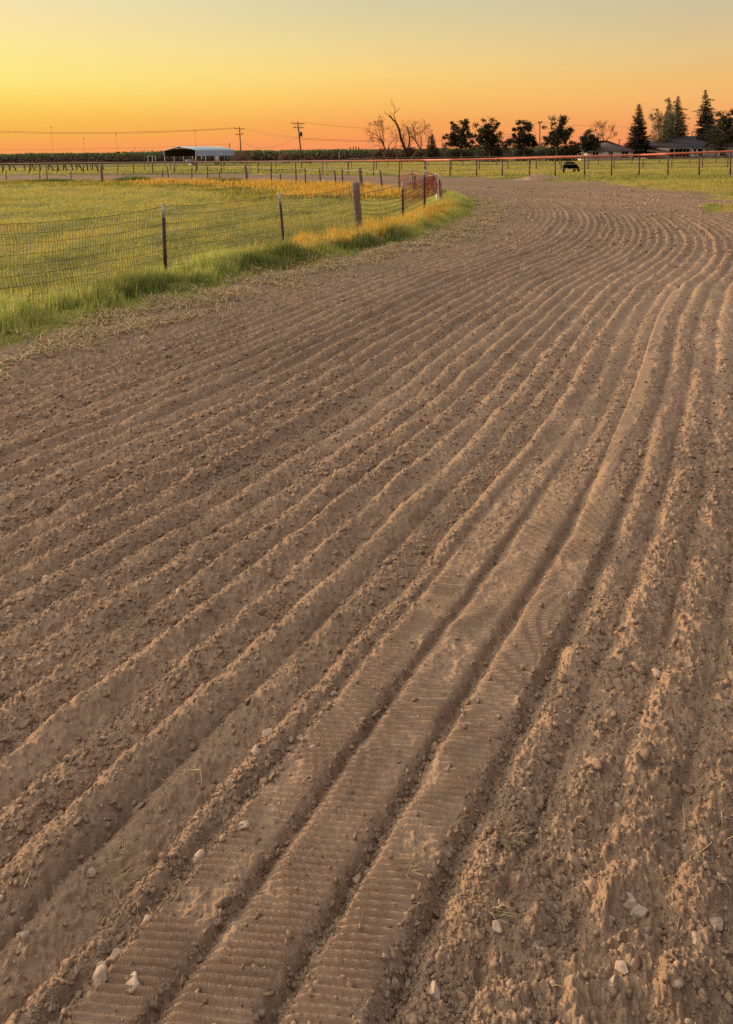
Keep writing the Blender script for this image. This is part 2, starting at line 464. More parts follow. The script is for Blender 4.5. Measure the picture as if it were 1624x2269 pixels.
# ------------------------------------------------------------------ terrain: one fine sheet split into track, infield and outer field
def terrain():
    rr = [0.25]
    while rr[-1] < 0.9:
        rr.append(rr[-1] * 1.012)
    while rr[-1] < 165:
        q = rr[-1]
        rr.append(q * (1.0024 if q < 6 else (1.0030 if q < 30 else 1.006)))
    rr = np.array(rr)
    az = np.unique(np.round(np.r_[np.arange(-150, -62, 2.0), np.arange(-62, -46, 0.5), np.arange(-46, -29, 0.17), np.arange(-29, 29, 0.085), np.arange(29, 46, 0.17), np.arange(46, 62, 0.5), np.arange(62, 150.1, 2.0)], 4))
    az = np.radians(az)
    nr, na = len(rr), len(az)
    X = (rr[:, None] * np.sin(az)[None, :]).ravel(); Y = (rr[:, None] * np.cos(az)[None, :]).ravel()
    z, s, t, o, ss, oo, on, tread, rough, ph = height(X, Y)
    r = np.hypot(X, Y)
    # colours
    n1 = perlin(X * 0.5, Y * 0.5, 101); n2 = perlin(X * 2.3, Y * 2.3, 102); n3 = perlin(t * 0.25, s * 3.0, 103); n4 = perlin(X * 0.12, Y * 0.16, 104)
    soil = np.array((0.312, 0.195, 0.120))
    c = soil[None, :] * (1 + 0.10 * n1 + 0.09 * n2 + 0.12 * n3)[:, None]
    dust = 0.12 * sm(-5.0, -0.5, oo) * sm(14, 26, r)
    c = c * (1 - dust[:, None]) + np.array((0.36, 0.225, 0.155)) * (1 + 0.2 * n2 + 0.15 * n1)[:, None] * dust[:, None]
    far_shade = np.maximum(sm(4.4, 2.6, s) * sm(2.5, 6.0, r), sm(9, 16, r))  # shaded furrow sides at low viewing angle, painted as darker soil
    c = c * (1 - 0.26 * far_shade)[:, None] * (1 + 0.05 * tread)[:, None]
    edge = (1 - sm(0.1, 0.9, ss)) * (ss > 0)
    c = c * (1 - 0.45 * edge[:, None]) + np.array((0.30, 0.21, 0.115)) * 0.45 * edge[:, None]
    redden = sm(1.0, -4.0, X + 0.15 * Y) * 0.25
    c = c * (1 - redden[:, None]) + c * np.array((1.08, 0.93, 0.86)) * redden[:, None]
    g1 = perlin(X * 0.8 + 0.4 * n1, Y * 0.5, 105); g2 = perlin(X * 0.16, Y * 0.22, 106)
    gr = np.array((0.30, 0.255, 0.06))[None, :] * (1 + 0.35 * g1 + 0.25 * g2)[:, None]
    yel = sm(0.0, 0.75, g1 * 0.8 + g2 * 0.7)
    gr = gr * (1 - yel[:, None]) + np.array((0.34, 0.23, 0.06)) * yel[:, None]
    fieldc = np.array((0.15, 0.14, 0.034))[None, :] * (1 + 0.3 * g1 + 0.3 * g2)[:, None]
    fy = sm(-0.15, 0.4, perlin(X * 0.025, Y * 0.13, 107) + 0.5 * perlin(X * 0.3, Y * 0.7, 108) + 0.2 * sm(70, 95, r))
    fd = sm(0.2, 0.5, perlin(X * 0.02, Y * 0.11, 109) + 0.25 * perlin(X * 0.2, Y * 0.7, 110))
    fieldc = fieldc * (1 - 0.55 * fd[:, None])
    fieldc = fieldc * (1 - fy[:, None]) + np.array((0.33, 0.24, 0.055)) * fy[:, None]
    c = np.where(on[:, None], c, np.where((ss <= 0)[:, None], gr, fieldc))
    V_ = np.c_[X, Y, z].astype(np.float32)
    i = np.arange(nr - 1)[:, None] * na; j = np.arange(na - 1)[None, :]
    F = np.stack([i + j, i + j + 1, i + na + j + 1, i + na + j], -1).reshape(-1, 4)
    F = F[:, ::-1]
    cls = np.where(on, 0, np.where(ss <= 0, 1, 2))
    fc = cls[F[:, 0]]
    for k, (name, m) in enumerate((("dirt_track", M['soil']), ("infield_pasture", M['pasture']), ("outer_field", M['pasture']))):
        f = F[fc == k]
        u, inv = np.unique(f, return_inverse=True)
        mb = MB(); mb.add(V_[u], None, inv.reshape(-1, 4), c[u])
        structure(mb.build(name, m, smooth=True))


terrain()
# the ground out to the horizon, below the fine sheet
mb = MB()
rr = np.array([0.0, 40, 90, 140, 200, 300, 500, 900, 1800, 4000]); na = 72
an = np.arange(na) * 2 * PI / na
pts = np.array([(q * math.cos(a), q * math.sin(a), -0.16 if q < 150 else -0.12) for q in rr for a in an])
i = np.arange(len(rr) - 1)[:, None] * na; j = np.arange(na)[None, :]; j2 = (j + 1) % na
mb.add(pts, None, np.stack([i + j, i + na + j, i + na + j2, i + j2], -1).reshape(-1, 4), np.array((0.14, 0.13, 0.035)))
structure(mb.build("ground", M['pasture']))


# ------------------------------------------------------------------ grass and straw
def blades(mb, P, h, w, lean, az, col, tipcol):
    """P base points, h heights, w widths, lean horizontal reach, az direction, colours per blade"""
    n = len(P)
    d = np.c_[np.cos(az), np.sin(az), np.zeros(n)]
    q = np.c_[-np.sin(az + 0.9), np.cos(az + 0.9), np.zeros(n)]
    up = np.array((0, 0, 1.0))
    b0 = P - q * w[:, None] / 2; b1 = P + q * w[:, None] / 2
    mid = P + d * (lean * 0.35)[:, None] + up * (h * 0.6)[:, None]
    m0 = mid - q * w[:, None] * 0.38; m1 = mid + q * w[:, None] * 0.38
    tip = P + d * lean[:, None] + up * h[:, None]
    V_ = np.stack([b0, b1, m0, m1, tip], 1).reshape(-1, 3)
    k = np.arange(n)[:, None] * 5
    f3 = np.concatenate([k + np.array((0, 1, 3)), k + np.array((0, 3, 2)), k + np.array((2, 3, 4))])
    C = np.stack([col, col, 0.5 * (col + tipcol), 0.5 * (col + tipcol), tipcol], 1).reshape(-1, 3)
    mb.add(V_, f3, None, C)


GREEN = np.array((0.205, 0.25, 0.048)); LIME = np.array((0.51, 0.50, 0.13)); DARK = np.array((0.062, 0.098, 0.022))
GOLD = np.array((0.50, 0.37, 0.07)); ORANGE = np.array((0.70, 0.34, 0.04)); OLIVE = np.array((0.15, 0.145, 0.03)); STRAW = np.array((0.64, 0.42, 0.20))


def mix(a, b, k):
    return a * (1 - k[:, None]) + b * k[:, None]


inn_arc = np.r_[0, np.cumsum(np.linalg.norm(np.diff(INNER, axis=0), axis=1))]


def t_at(px, py):
    g = gp(px, py)
    return float(bil(T_G, np.array([g[0]]), np.array([g[1]]))[0])


T_WOOD = t_at(800, 545); T_O0, T_O1 = t_at(690, 575), t_at(1040, 480)
DARKCLUMPS = [(gp(x, y)[:2], rad) for x, y, rad in ((815, 540, 1.1), (760, 553, 0.6), (650, 590, 0.75), (610, 603, 0.5), (300, 652, 0.55), (340, 648, 0.4), (235, 668, .4), (400, 642, 0.45))]

verge = MB()


def verge_grass(n, t0, t1, s0, s1, hmin, hmax, wid, kind):
    t = RNG.uniform(t0, t1, n); s = RNG.triangular(s0, s0 * 0.45 + s1 * 0.55, s1, n)
    cx = np.interp(t, inn_arc, INNER[:, 0]); cy = np.interp(t, inn_arc, INNER[:, 1])
    tx = np.gradient(INNER[:, 0]); ty = np.gradient(INNER[:, 1]); L = np.hypot(tx, ty); tx /= L; ty /= L
    a = np.interp(t, inn_arc, tx); b = np.interp(t, inn_arc, ty)
    x = cx + s * b; y = cy - s * a
    clump = perlin(x * 1.6, y * 1.6, 201) + 0.5 * perlin(x * 5, y * 5, 202)
    keep = RNG.random(n) < np.clip(0.62 + 0.8 * clump, 0.12, 1)
    edge_n = 0.22 * perlin(x * 0.9, y * 0.9, 3) + 0.10 * perlin(x * 4, y * 4, 4)
    keep &= (s + edge_n) < 0.05
    x, y, s, t, clump = x[keep], y[keep], s[keep], t[keep], clump[keep]
    n = len(x); rnd = RNG.random(n)
    z = ground_z(x, y)
    h = RNG.uniform(hmin, hmax, n) * (0.75 + 0.5 * np.clip(clump, -0.7, 1))
    h *= 1 - 0.6 * sm(-0.55, 0.0, s)
    w = np.full(n, wid) * RNG.uniform(0.6, 1.4, n)
    if kind == 'near':
        dk = np.zeros(n)
        for c, rad in DARKCLUMPS:
            dk = np.maximum(dk, 1 - sm(rad * 0.75, rad * 1.15, np.hypot(x - c[0], (y - c[1]))))
        sun_mask = sm(T_O0 - 0.5, T_O0 + 0.8, t + 1.0 * clump) * (1 - sm(T_O1 - 1, T_O1 + 3, t)) * sm(-0.22, -0.62, s + 0.22 * clump)
        sun_mask = sun_mask * (1 - 0.95 * dk * sm(-0.75, -0.45, s))
        col = mix(np.tile(GREEN, (n, 1)), LIME, np.clip(rnd * 0.9 + 0.3 * clump, 0, 1))
        col = mix(col, DARK, dk * 0.6)
        h = h * (1 + 0.15 * dk * sm(-0.8, -0.5, s))
        sun_gold = mix(np.tile(GOLD, (n, 1)), ORANGE, RNG.random(n) * 0.6)  # low sun on the verge painted as golden blade colour
        sel = (RNG.random(n) < sun_mask * 0.85)
        h = h * np.where(sel, 1.05, 0.9)
        col = np.where(sel[:, None], sun_gold, col)
        tip = np.where(sel[:, None], sun_gold * 1.15, mix(col, LIME * 1.25, RNG.random(n) * 0.7 * (1 - dk)))
        dry = RNG.random(n) < 0.07
        col[dry] = STRAW * 0.8; tip[dry] = STRAW
    else:
        wd = 6.5 + 1.6 * perlin(x * 0.3, y * 0.3, 209); sun_mask = sm(T_F0 - 5, T_F0 - 2.0, t) * (1 - sm(T_F1 - 3, T_F1 + 3, t)) * sm(-wd - 0.6, -wd + 0.6, s)
        sel = RNG.random(n) < sun_mask * np.clip(0.72 - 0.7 * perlin(x * 0.35, y * 0.8, 208), 0.1, 0.95)
        col = mix(np.tile(OLIVE, (n, 1)), GOLD * 0.8, rnd * 0.7)
        col = np.where(sel[:, None], mix(np.tile(np.array((0.56, 0.29, 0.05)), (n, 1)), GOLD, rnd * 0.7), col)  # far strip: low sunlight put into the blade colour
        h = h * np.where(sel, 1.25, 0.6)
        tip = col * 1.1
    lean = h * RNG.uniform(0.03, 0.38, n)
    blades(verge, np.c_[x, y, z - 0.01], h, w, lean, RNG.uniform(0, 2 * PI, n), col, tip)


T_F0 = t_at(980, 427); T_F1 = t_at(430, 400.8)
T_END = inn_arc[-1]
verge_grass(78000, 8.5, T_O0 + 3, -1.25, 0.04, 0.10, 0.30, 0.0065, 'near')
verge_grass(62000, T_O0 - 2, T_F0 + 2, -1.5, 0.04, 0.16, 0.38, 0.010, 'near')
verge_grass(64000, T_F0 - 4, T_END - 8, -9.5, 0.0, 0.10, 0.30, 0.034, 'far')
tag(verge.build("verge_grass", M['grass']), "tall green grass with painted golden sun patches growing along the fence line", "grass", kind="stuff")


def field_grass(n, r0, r1, region, hs, wk, name):
    mb = MB()
    r = np.exp(RNG.uniform(math.log(r0), math.log(r1), n)); az = np.radians(np.where(RNG.random(n) < 0.12, RNG.uniform(-55, 55, n), RNG.uniform(-33, 33, n)))
    x = r * np.sin(az); y = r * np.cos(az)
    s = bil(S_G, x, y); o = bil(O_G, x, y)
    g1 = perlin(x * 0.8, y * 0.5, 105); g2 = perlin(x * 0.16, y * 0.22, 106); g3 = perlin(x * 2.5, y * 2.5, 210)
    if region == 'in':
        keep = (s < -0.6) & (RNG.random(n) < np.clip(0.55 + 0.6 * g3 + 0.2 * g1, 0.1, 1))
    else:
        oo = o + (2.6 * perlin(x * 0.16, y * 0.30, 5) + 1.8 * perlin(x * 0.5, y * 0.9, 6) + 0.9 * perlin(x * 1.9, y * 2.6, 7)) * np.where(x > 4, 1.0, 0.25)
        keep = (oo > 0.1) & (s > 0) & (RNG.random(n) < np.clip(0.5 + 0.6 * g3 + 0.3 * sm(0, 6, oo), 0.05, 1))
    x, y, r, g1, g2, g3 = x[keep], y[keep], r[keep], g1[keep], g2[keep], g3[keep]
    n = len(x); rnd = RNG.random(n)
    z = ground_z(x, y)
    col = mix(np.tile(np.array((0.36, 0.305, 0.06)), (n, 1)), LIME * 0.75, np.clip(rnd * 0.7 + 0.3 * g1, 0, 1))
    yy = sm(-0.25, 0.6, 0.8 * g1 + 0.6 * g2 + 0.5 * (rnd - 0.4))
    if region == 'out':
        yy = sm(-0.3, 0.5, perlin(x * 0.025, y * 0.13, 107) + 0.5 * perlin(x * 0.3, y * 0.7, 108) + 0.5 * (rnd - 0.5))
        dkf = sm(0.2, 0.5, perlin(x * 0.02, y * 0.11, 109) + 0.25 * perlin(x * 0.2, y * 0.7, 110)); yy = 0.8 * yy * (1 - dkf); col = mix(col, DARK * 1.8, 0.6 * dkf)
    col = mix(col, GOLD * 0.85, yy * 0.85)
    dk = sm(0.35, 0.7, -g1 + 0.5 * g3)
    col = mix(col, DARK * 1.3, dk * 0.55)
    h = hs * RNG.uniform(0.5, 1.4, n) * (1 + 0.5 * np.clip(g3, -0.6, 1)) * (0.8 + 0.2 * np.clip(r / 15, 0, 3))
    w = wk * r * RNG.uniform(0.6, 1.3, n)
    blades(mb, np.c_[x, y, z - 0.01], h, w, h * RNG.uniform(0.1, 0.8, n), RNG.uniform(0, 2 * PI, n), col, mix(col, GOLD, 0.35 * rnd + 0.1))
    return mb.build(name, M['grass'])


tag(field_grass(190000, 7.0, 62, 'in', 0.075, 0.00085, "pasture_grass"), "short green pasture grass with yellow patches inside the netting fence", "grass", kind="stuff")
tag(field_grass(110000, 18.0, 160, 'out', 0.10, 0.00085, "meadow_grass"), "patchy green and yellow grass around and beyond the pipe fence", "grass", kind="stuff")


def straw(n, t0, t1, s0, s1):
    mb = MB()
    t = t0 + (t1 - t0) * RNG.random(n) ** 1.6
    s = RNG.normal(0.5 * (s0 + s1), 0.28 * (s1 - s0), n)
    cx = np.interp(t, inn_arc, INNER[:, 0]); cy = np.interp(t, inn_arc, INNER[:, 1])
    tx = np.gradient(INNER[:, 0]); ty = np.gradient(INNER[:, 1]); L = np.hypot(tx, ty); tx /= L; ty /= L
    a = np.interp(t, inn_arc, tx); b = np.interp(t, inn_arc, ty)
    x = cx + s * b; y = cy - s * a
    keep = RNG.random(n) < np.clip(0.45 + 0.9 * perlin(x * 2.2, y * 2.2, 220), 0.03, 1)
    x, y = x[keep], y[keep]; n = len(x)
    z = ground_z(x, y) + RNG.uniform(0.002, 0.035, n)
    l = RNG.uniform(0.05, 0.20, n); an = RNG.uniform(0, 2 * PI, n); el = RNG.normal(0, 0.22, n)
    d = np.c_[np.cos(an) * np.cos(el), np.sin(an) * np.cos(el), np.sin(el)]
    q = np.c_[-np.sin(an), np.cos(an), np.zeros(n)] * (0.0016 + 0.00022 * np.hypot(x, y))[:, None]
    P = np.c_[x, y, z]; bend = RNG.normal(0, 0.02, (n, 3)); bend[:, 2] = np.abs(bend[:, 2])
    e0, e1 = P - d * l[:, None] / 2, P + d * l[:, None] / 2
    mdl = P + bend
    V_ = np.stack([e0 - q, e0 + q, mdl - q, mdl + q, e1], 1).reshape(-1, 3)
    k = np.arange(n)[:, None] * 5
    f3 = np.concatenate([k + np.array((0, 1, 3)), k + np.array((0, 3, 2)), k + np.array((2, 3, 4))])
    C = np.repeat(mix(np.tile(STRAW, (n, 1)), np.array((0.25, 0.17, 0.09)), RNG.random(n)), 5, axis=0)
    mb.add(V_, f3, None, C)
    return mb.build("cut_straw", M['straw'])


tag(straw(88000, 6.0, T_F0, -0.25, 0.75), "dry cut straw strewn between the grass verge and the tilled dirt", "straw", kind="stuff")

n = 4000
r_ = np.exp(RNG.uniform(math.log(1.0), math.log(9.0), n)); a_ = np.radians(RNG.uniform(-50, 50, n))
x, y = r_ * np.sin(a_), r_ * np.cos(a_)
H_ = height(x, y); keep = H_[6] & (RNG.random(n) < np.clip(0.35 + perlin(x * 1.5, y * 1.5, 240), 0.04, 1)) & (H_[7] < 0.4)
x, y, z, r_ = x[keep], y[keep], H_[0][keep], r_[keep]; n = len(x)
mb = MB()
for q in range(n):
    L = RNG.uniform(0.008, 0.035) * (1 + 0.1 * r_[q]); a = RNG.uniform(0, 6.28); p0 = np.array((x[q], y[q], z[q] + 0.002)); d = np.array((math.cos(a), math.sin(a), RNG.normal() * 0.2))
    bend = RNG.normal(size=3) * 0.15 * L
    mb.tube(np.array([p0, p0 + d * L * 0.5 + bend + np.array((0, 0, 0.2 * L)), p0 + d * L]), (0.0006 + 0.00012 * r_[q]) * RNG.uniform(0.7, 1.5), 3, STRAW * RNG.uniform(0.45, 0.95), cap=False)
tag(mb.build("straw_bits", M['straw']), "tiny straw and root bits scattered over the tilled soil", "straw", kind="stuff")

# ------------------------------------------------------------------ clods and stones
_t = (1 + 5 ** 0.5) / 2
ICO_V = np.array([(-1, _t, 0), (1, _t, 0), (-1, -_t, 0), (1, -_t, 0), (0, -1, _t), (0, 1, _t), (0, -1, -_t), (0, 1, -_t), (_t, 0, -1), (_t, 0, 1), (-_t, 0, -1), (-_t, 0, 1)], float)
ICO_V /= np.linalg.norm(ICO_V[0])
ICO_F = np.array([(0, 11, 5), (0, 5, 1), (0, 1, 7), (0, 7, 10), (0, 10, 11), (1, 5, 9), (5, 11, 4), (11, 10, 2), (10, 7, 6), (7, 1, 8), (3, 9, 4), (3, 4, 2), (3, 2, 6), (3, 6, 8), (3, 8, 9), (4, 9, 5), (2, 4, 11), (6, 2, 10), (8, 6, 7), (9, 8, 1)])


def subdiv(v, f):
    v = [tuple(q) for q in v]; cache = {}; out = []

    def md(a, b):
        k = (min(a, b), max(a, b))
        if k not in cache:
            p = np.array(v[a]) + np.array(v[b]); p /= np.linalg.norm(p)
            cache[k] = len(v); v.append(tuple(p))
        return cache[k]
    for a, b, c in f:
        x, y, z = md(a, b), md(b, c), md(c, a)
        out += [(a, x, z), (b, y, x), (c, z, y), (x, y, z)]
    return np.array(v), np.array(out)


ICO2_V, ICO2_F = subdiv(ICO_V, ICO_F)
ICO3_V, ICO3_F = subdiv(ICO2_V, ICO2_F)


def rand_rot(n):
    q = RNG.normal(size=(n, 4)); q /= np.linalg.norm(q, axis=1)[:, None]
    w, x, y, z = q.T
    return np.stack([np.stack([1 - 2 * (y * y + z * z), 2 * (x * y - z * w), 2 * (x * z + y * w)], -1),
                     np.stack([2 * (x * y + z * w), 1 - 2 * (x * x + z * z), 2 * (y * z - x * w)], -1),
                     np.stack([2 * (x * z - y * w), 2 * (y * z + x * w), 1 - 2 * (x * x + y * y)], -1)], 1)


def blobs(mb, P, size, col, base=(ICO_V, ICO_F), rough=0.30):
    V0, F0 = base
    n = len(P); k = len(V0)
    v = V0[None] * (1 + rough * np.clip(RNG.normal(size=(n, k, 1)), -1.6, 1.6))
    v = v * np.stack([RNG.uniform(0.7, 1.35, n), RNG.uniform(0.7, 1.2, n), RNG.uniform(0.35, 0.75, n)], -1)[:, None, :]
    tilt = rand_rot(n)
    v = np.einsum('nij,nkj->nki', tilt, v) * size[:, None, None]
    v[:, :, 2] *= 0.8
    v = v + P[:, None, :]
    f = (F0[None] + (np.arange(n) * k)[:, None, None]).reshape(-1, 3)
    mb.add(v.reshape(-1, 3), f, None, np.repeat(col, k, axis=0))


def scatter_clods(n, r0, r1, mn, mx, power, mb, base):
    r = np.exp(RNG.uniform(math.log(r0), math.log(r1), n)); az = np.radians(RNG.uniform(-56, 56, n))
    x = r * np.sin(az); y = r * np.cos(az)
    z, s, t, o, ss, oo, on, tread, rough, ph = height(x, y)
    f = ph - np.floor(ph)
    stony = perlin(t * 0.35, np.floor(ph) * 2.7, 230)
    p = np.clip(0.46 + 0.75 * stony + 0.35 * np.abs(f - 0.5) * 2 * (stony > -0.1), 0.03, 1) * (1 - 0.92 * tread) * on
    p *= sm(0.2, 0.9, s) * (1 - 0.25 * sm(4.95, 5.3, s) * (1 - sm(3.0, 6.0, r)))
    keep = RNG.random(n) < p
    x, y, z, r, s = x[keep], y[keep], z[keep], r[keep], s[keep]
    n = len(x)
    u = RNG.random(n)
    size = (mn * (mx / mn) ** (u ** power)) * (1 + 0.06 * r)
    soil = np.array((0.312, 0.195, 0.120))
    c = soil[None] * RNG.uniform(0.82, 1.16, n)[:, None]
    pale = RNG.random(n) < 0.08
    c[pale] = np.array((0.40, 0.265, 0.185)) * RNG.uniform(0.8, 1.1, pale.sum())[:, None]
    blobs(mb, np.c_[x, y, z + size * 0.02], size, c, base)


mb = MB()
scatter_clods(250000, 0.9, 3.8, 0.0014, 0.0085, 2.8, mb, (ICO_V, ICO_F))
scatter_clods(4600, 1.0, 3.6, 0.005, 0.015, 2.4, mb, (ICO2_V, ICO2_F))
scatter_clods(185000, 3.4, 16, 0.0022, 0.013, 2.6, mb, (ICO_V, ICO_F))
scatter_clods(50000, 12, 36, 0.005, 0.024, 2.4, mb, (ICO_V, ICO_F))
tag(mb.build("soil_clods", M['clod']), "small brown clods and pebbles strewn over the tilled track", "clods", kind="stuff")

STONES = [  # x, y, width in px, squash, tone, label
    (279, 1239, 15, 0.45, 1.25, "pale flat oval stone on the furrow ridge, lying highest and palest left of centre"),
    (374, 1283, 13, 0.6, 1.2, "smooth pale pebble half sunk in a furrow, right of the angular stone"),
    (184, 1283, 14, 0.9, 1.25, "angular pale stone with a flat face sitting up on the left ridge"),
    (415, 1252, 11, 0.7, 1.05, "brown round stone just above the smooth pale pebble in the furrow"),
    (361, 1089, 13, 0.4, 1.2, "thin pale flake lying in the stony furrow on the left"),
    (474, 1075, 11, 0.6, 1.2, "small pale chip on the ridge edge right of the thin flake"),
    (540, 1001, 13, 0.6, 1.15, "reddish pale stone on the far left ridge crest"),
    (108, 1057, 12, 0.75, 1.2, "pale rounded stone alone on the left furrow, nearest the reddish dirt"),
    (38, 1057, 12, 0.85, 0.95, "brown upright stone close to the left edge of the tilled dirt"),
    (100, 1282, 18, 0.6, 1.0, "wide brown stone in the stony furrow left of the angular one"),
    (23, 1357, 16, 0.7, 1.1, "squarish stone at the left edge in the stony furrow"),
    (784, 803, 10, 0.5, 1.2, "small pale flat stone far up the track below the grass verge"),
    (597, 1637, 20, 0.9, 1.35, "bright angular stone standing proud on the ridge above the tread prints"),
    (664, 1624, 20, 0.4, 1.15, "flat tilted slab beside the bright angular stone"),
    (692, 1657, 17, 0.75, 1.2, "round pale stone just below the flat tilted slab"),
    (741, 1526, 16, 1.15, 1.1, "upright narrow brown stone at the top of the stony ridge"),
    (543, 1829, 26, 0.55, 1.25, "large pale flat stone in the gravelly patch beside the left tread print"),
    (446, 1908, 26, 0.85, 0.95, "big round brown clod on the stony ridge, largest of the lumps"),
    (225, 2147, 25, 0.7, 1.05, "angular grey brown stone at the lower left, upper of two"),
    (225, 2180, 24, 0.9, 1.1, "wedge shaped stone at the lower left, directly under another stone"),
    (292, 2180, 30, 0.5, 1.1, "broad flat triangular stone resting on the left tread print"),
    (261, 2121, 24, 0.5, 1.0, "low flat stone half buried above the triangular stone"),
    (202, 1934, 19, 0.75, 1.1, "faceted brown stone on the bare soil left of the straw wisps"),
    (51, 2085, 28, 0.5, 1.05, "low wide stone alone near the lower left edge"),
    (325, 2055, 24, 0.7, 1.0, "blocky stone on the ridge end beside the left tread print"),
    (1150, 2070, 18, 0.9, 1.15, "pale rounded stone between the lumpy mounds, left of the wide lump"),
    (1186, 2083, 30, 0.6, 1.0, "wide mud crusted lump right of the pale rounded stone"),
    (1394, 1993, 27, 0.5, 1.2, "pale flat stone on the lower right, upper of a pair"),
    (1415, 2018, 24, 0.5, 1.15, "pale flat stone on the lower right, lower of a pair"),
    (1102, 2065, 22, 0.9, 1.0, "egg shaped brown stone on the mound with dry grass"),
    (963, 2200, 22, 1.1, 1.05, "upright squat stone near the bottom edge left of centre mound"),
    (1376, 2149, 22, 0.8, 0.95, "round brown clod near the bottom edge, left of the low pale one"),
    (1358, 2175, 22, 0.8, 1.1, "low pale clod near the bottom edge below the round brown one"),
    (1586, 2029, 22, 0.8, 1.0, "brown clod close to the right edge of the tilled dirt"),
    (1545, 2062, 22, 0.7, 1.05, "knobbly clod on the rightmost mound of soil"),
    (1366, 1785, 20, 0.4, 1.2, "thin pale plate of stone among the rough lumps at right"),
]
for (px, py, wd, sq, tone, lab) in STONES:
    g = gp(px, py); d = math.hypot(g[0], g[1]); dist = math.hypot(d, CAM_H)
    size = wd / F_PX * dist * 0.5 * 1.3
    z = float(ground_z(g[0], g[1])[0])
    g = gp(px, py, z + size * sq * 0.4)
    v = ICO3_V.copy()
    # chop a few facets to make it angular
    for _ in range(12):
        nrm = RNG.normal(size=3); nrm /= np.linalg.norm(nrm); lim = RNG.uniform(0.42, 0.74)
        dd = v @ nrm
        v = v - np.outer(np.clip(dd - lim, 0, None), nrm)
    v *= (1 + 0.02 * RNG.normal(size=(len(v), 1)))
    v *= np.array((1.05, 0.85, max(0.45, sq)))
    a = RNG.uniform(0, PI); ca, sa = math.cos(a), math.sin(a)
    v = v @ np.array(((ca, -sa, 0), (sa, ca, 0), (0, 0, 1))).T * size
    base = np.array((g[0], g[1], float(ground_z(g[0], g[1])[0]) + size * sq * 0.32))
    mb = MB(); mb.add(v, ICO3_F, None, np.tile(np.array((0.41, 0.282, 0.195)) * tone ** 0.55, (len(v), 1)))
    o = mb.build("field_stone", M['stone']); o.location = base
    tag(o, lab, "stone", "larger stones lying on the tilled track")

TUFTS = [(1112, 1875, 0.05, "dry grass tuft rooted on the soil mound right of the tread prints"),
         (1085, 2052, 0.05, "pale grass tuft on the lumpy mound beside the egg shaped stone"),
         (255, 1965, 0.055, "tangle of dry straw on the stony ridge at lower left"),
         (905, 1965, 0.035, "small straw wisp caught beside the middle tread print"),
         (1285, 455, 0.0, "")]
for px, py, hh, lab in TUFTS[:4]:
    g = gp(px, py); n = 46
    a = RNG.uniform(0, 2 * PI, n); rr_ = RNG.random(n) * hh * 0.5
    x, y = g[0] + np.cos(a) * rr_, g[1] + np.sin(a) * rr_
    z = height(x, y)[0]
    mb = MB()
    c = mix(np.tile(np.array((0.42, 0.32, 0.15)), (n, 1)), np.array((0.30, 0.20, 0.10)), RNG.random(n))
    blades(mb, np.c_[x, y, z - 0.004], hh * RNG.uniform(0.2, 0.8, n), np.full(n, 0.0016), hh * RNG.uniform(0.3, 1.3, n), a + RNG.normal(0, 0.6, n), c, c * 1.1)
    tag(mb.build("dry_tuft", M['straw']), lab, "grass tuft", "dry tufts on the tilled track")

# ------------------------------------------------------------------ fences
def gz(p):
    return float(height(np.array([p[0]]), np.array([p[1]]), False)[0][0])


def base_at(px, py):
    g = gp(px, py); g[2] = gz(g); return g


def top_at(b, px, py):
    return at(px, py, b[1])


def t_post(mb, b, t, w=0.036, studs=True):
    """steel T section: flange, web and studs"""
    b = np.array(b) - np.array((0, 0, 0.25)); t = np.array(t)
    ax = (t - b); L = np.linalg.norm(ax); ax /= L
    u = np.array((1.0, 0.15, 0)); u -= ax * (u @ ax); u /= np.linalg.norm(u); v = np.cross(ax, u)
    Rm = np.stack([u, v, ax], 1)
    mb.box((b + t) / 2, (w, 0.006, L), Rm)
    mb.box((b + t) / 2 + v * (0.0032 + w * 0.4), (0.006, w * 0.8, L), Rm)
    if studs:
        for k in np.arange(0.3, L, 0.055):
            mb.box(b + ax * k - v * 0.007, (0.012, 0.008, 0.014), Rm)


def round_post(mb, b, t, r0, r1, n=12, col=None, seed=0):
    b = np.array(b) - np.array((0, 0, 0.2)); t = np.array(t)
    k = 9
    P = np.array([b + (t - b) * q for q in np.linspace(0, 1, k)])
    P[:, 0] += 0.06 * r0 * np.sin(np.arange(k) * 1.7 + seed); P[:, 1] += 0.06 * r0 * np.cos(np.arange(k) * 2.3 + seed)
    rad = np.linspace(r0, r1, k) * (1 + 0.04 * np.sin(np.arange(k) * 2.9 + seed))
    ax = (t - b) / np.linalg.norm(t - b)
    P = np.vstack([P, P[-1] + ax * r1 * 0.25, P[-1] + ax * r1 * 0.32]); rad = np.r_[rad, r1 * 0.72, r1 * 0.2]
    mb.tube(P, rad, n, col)


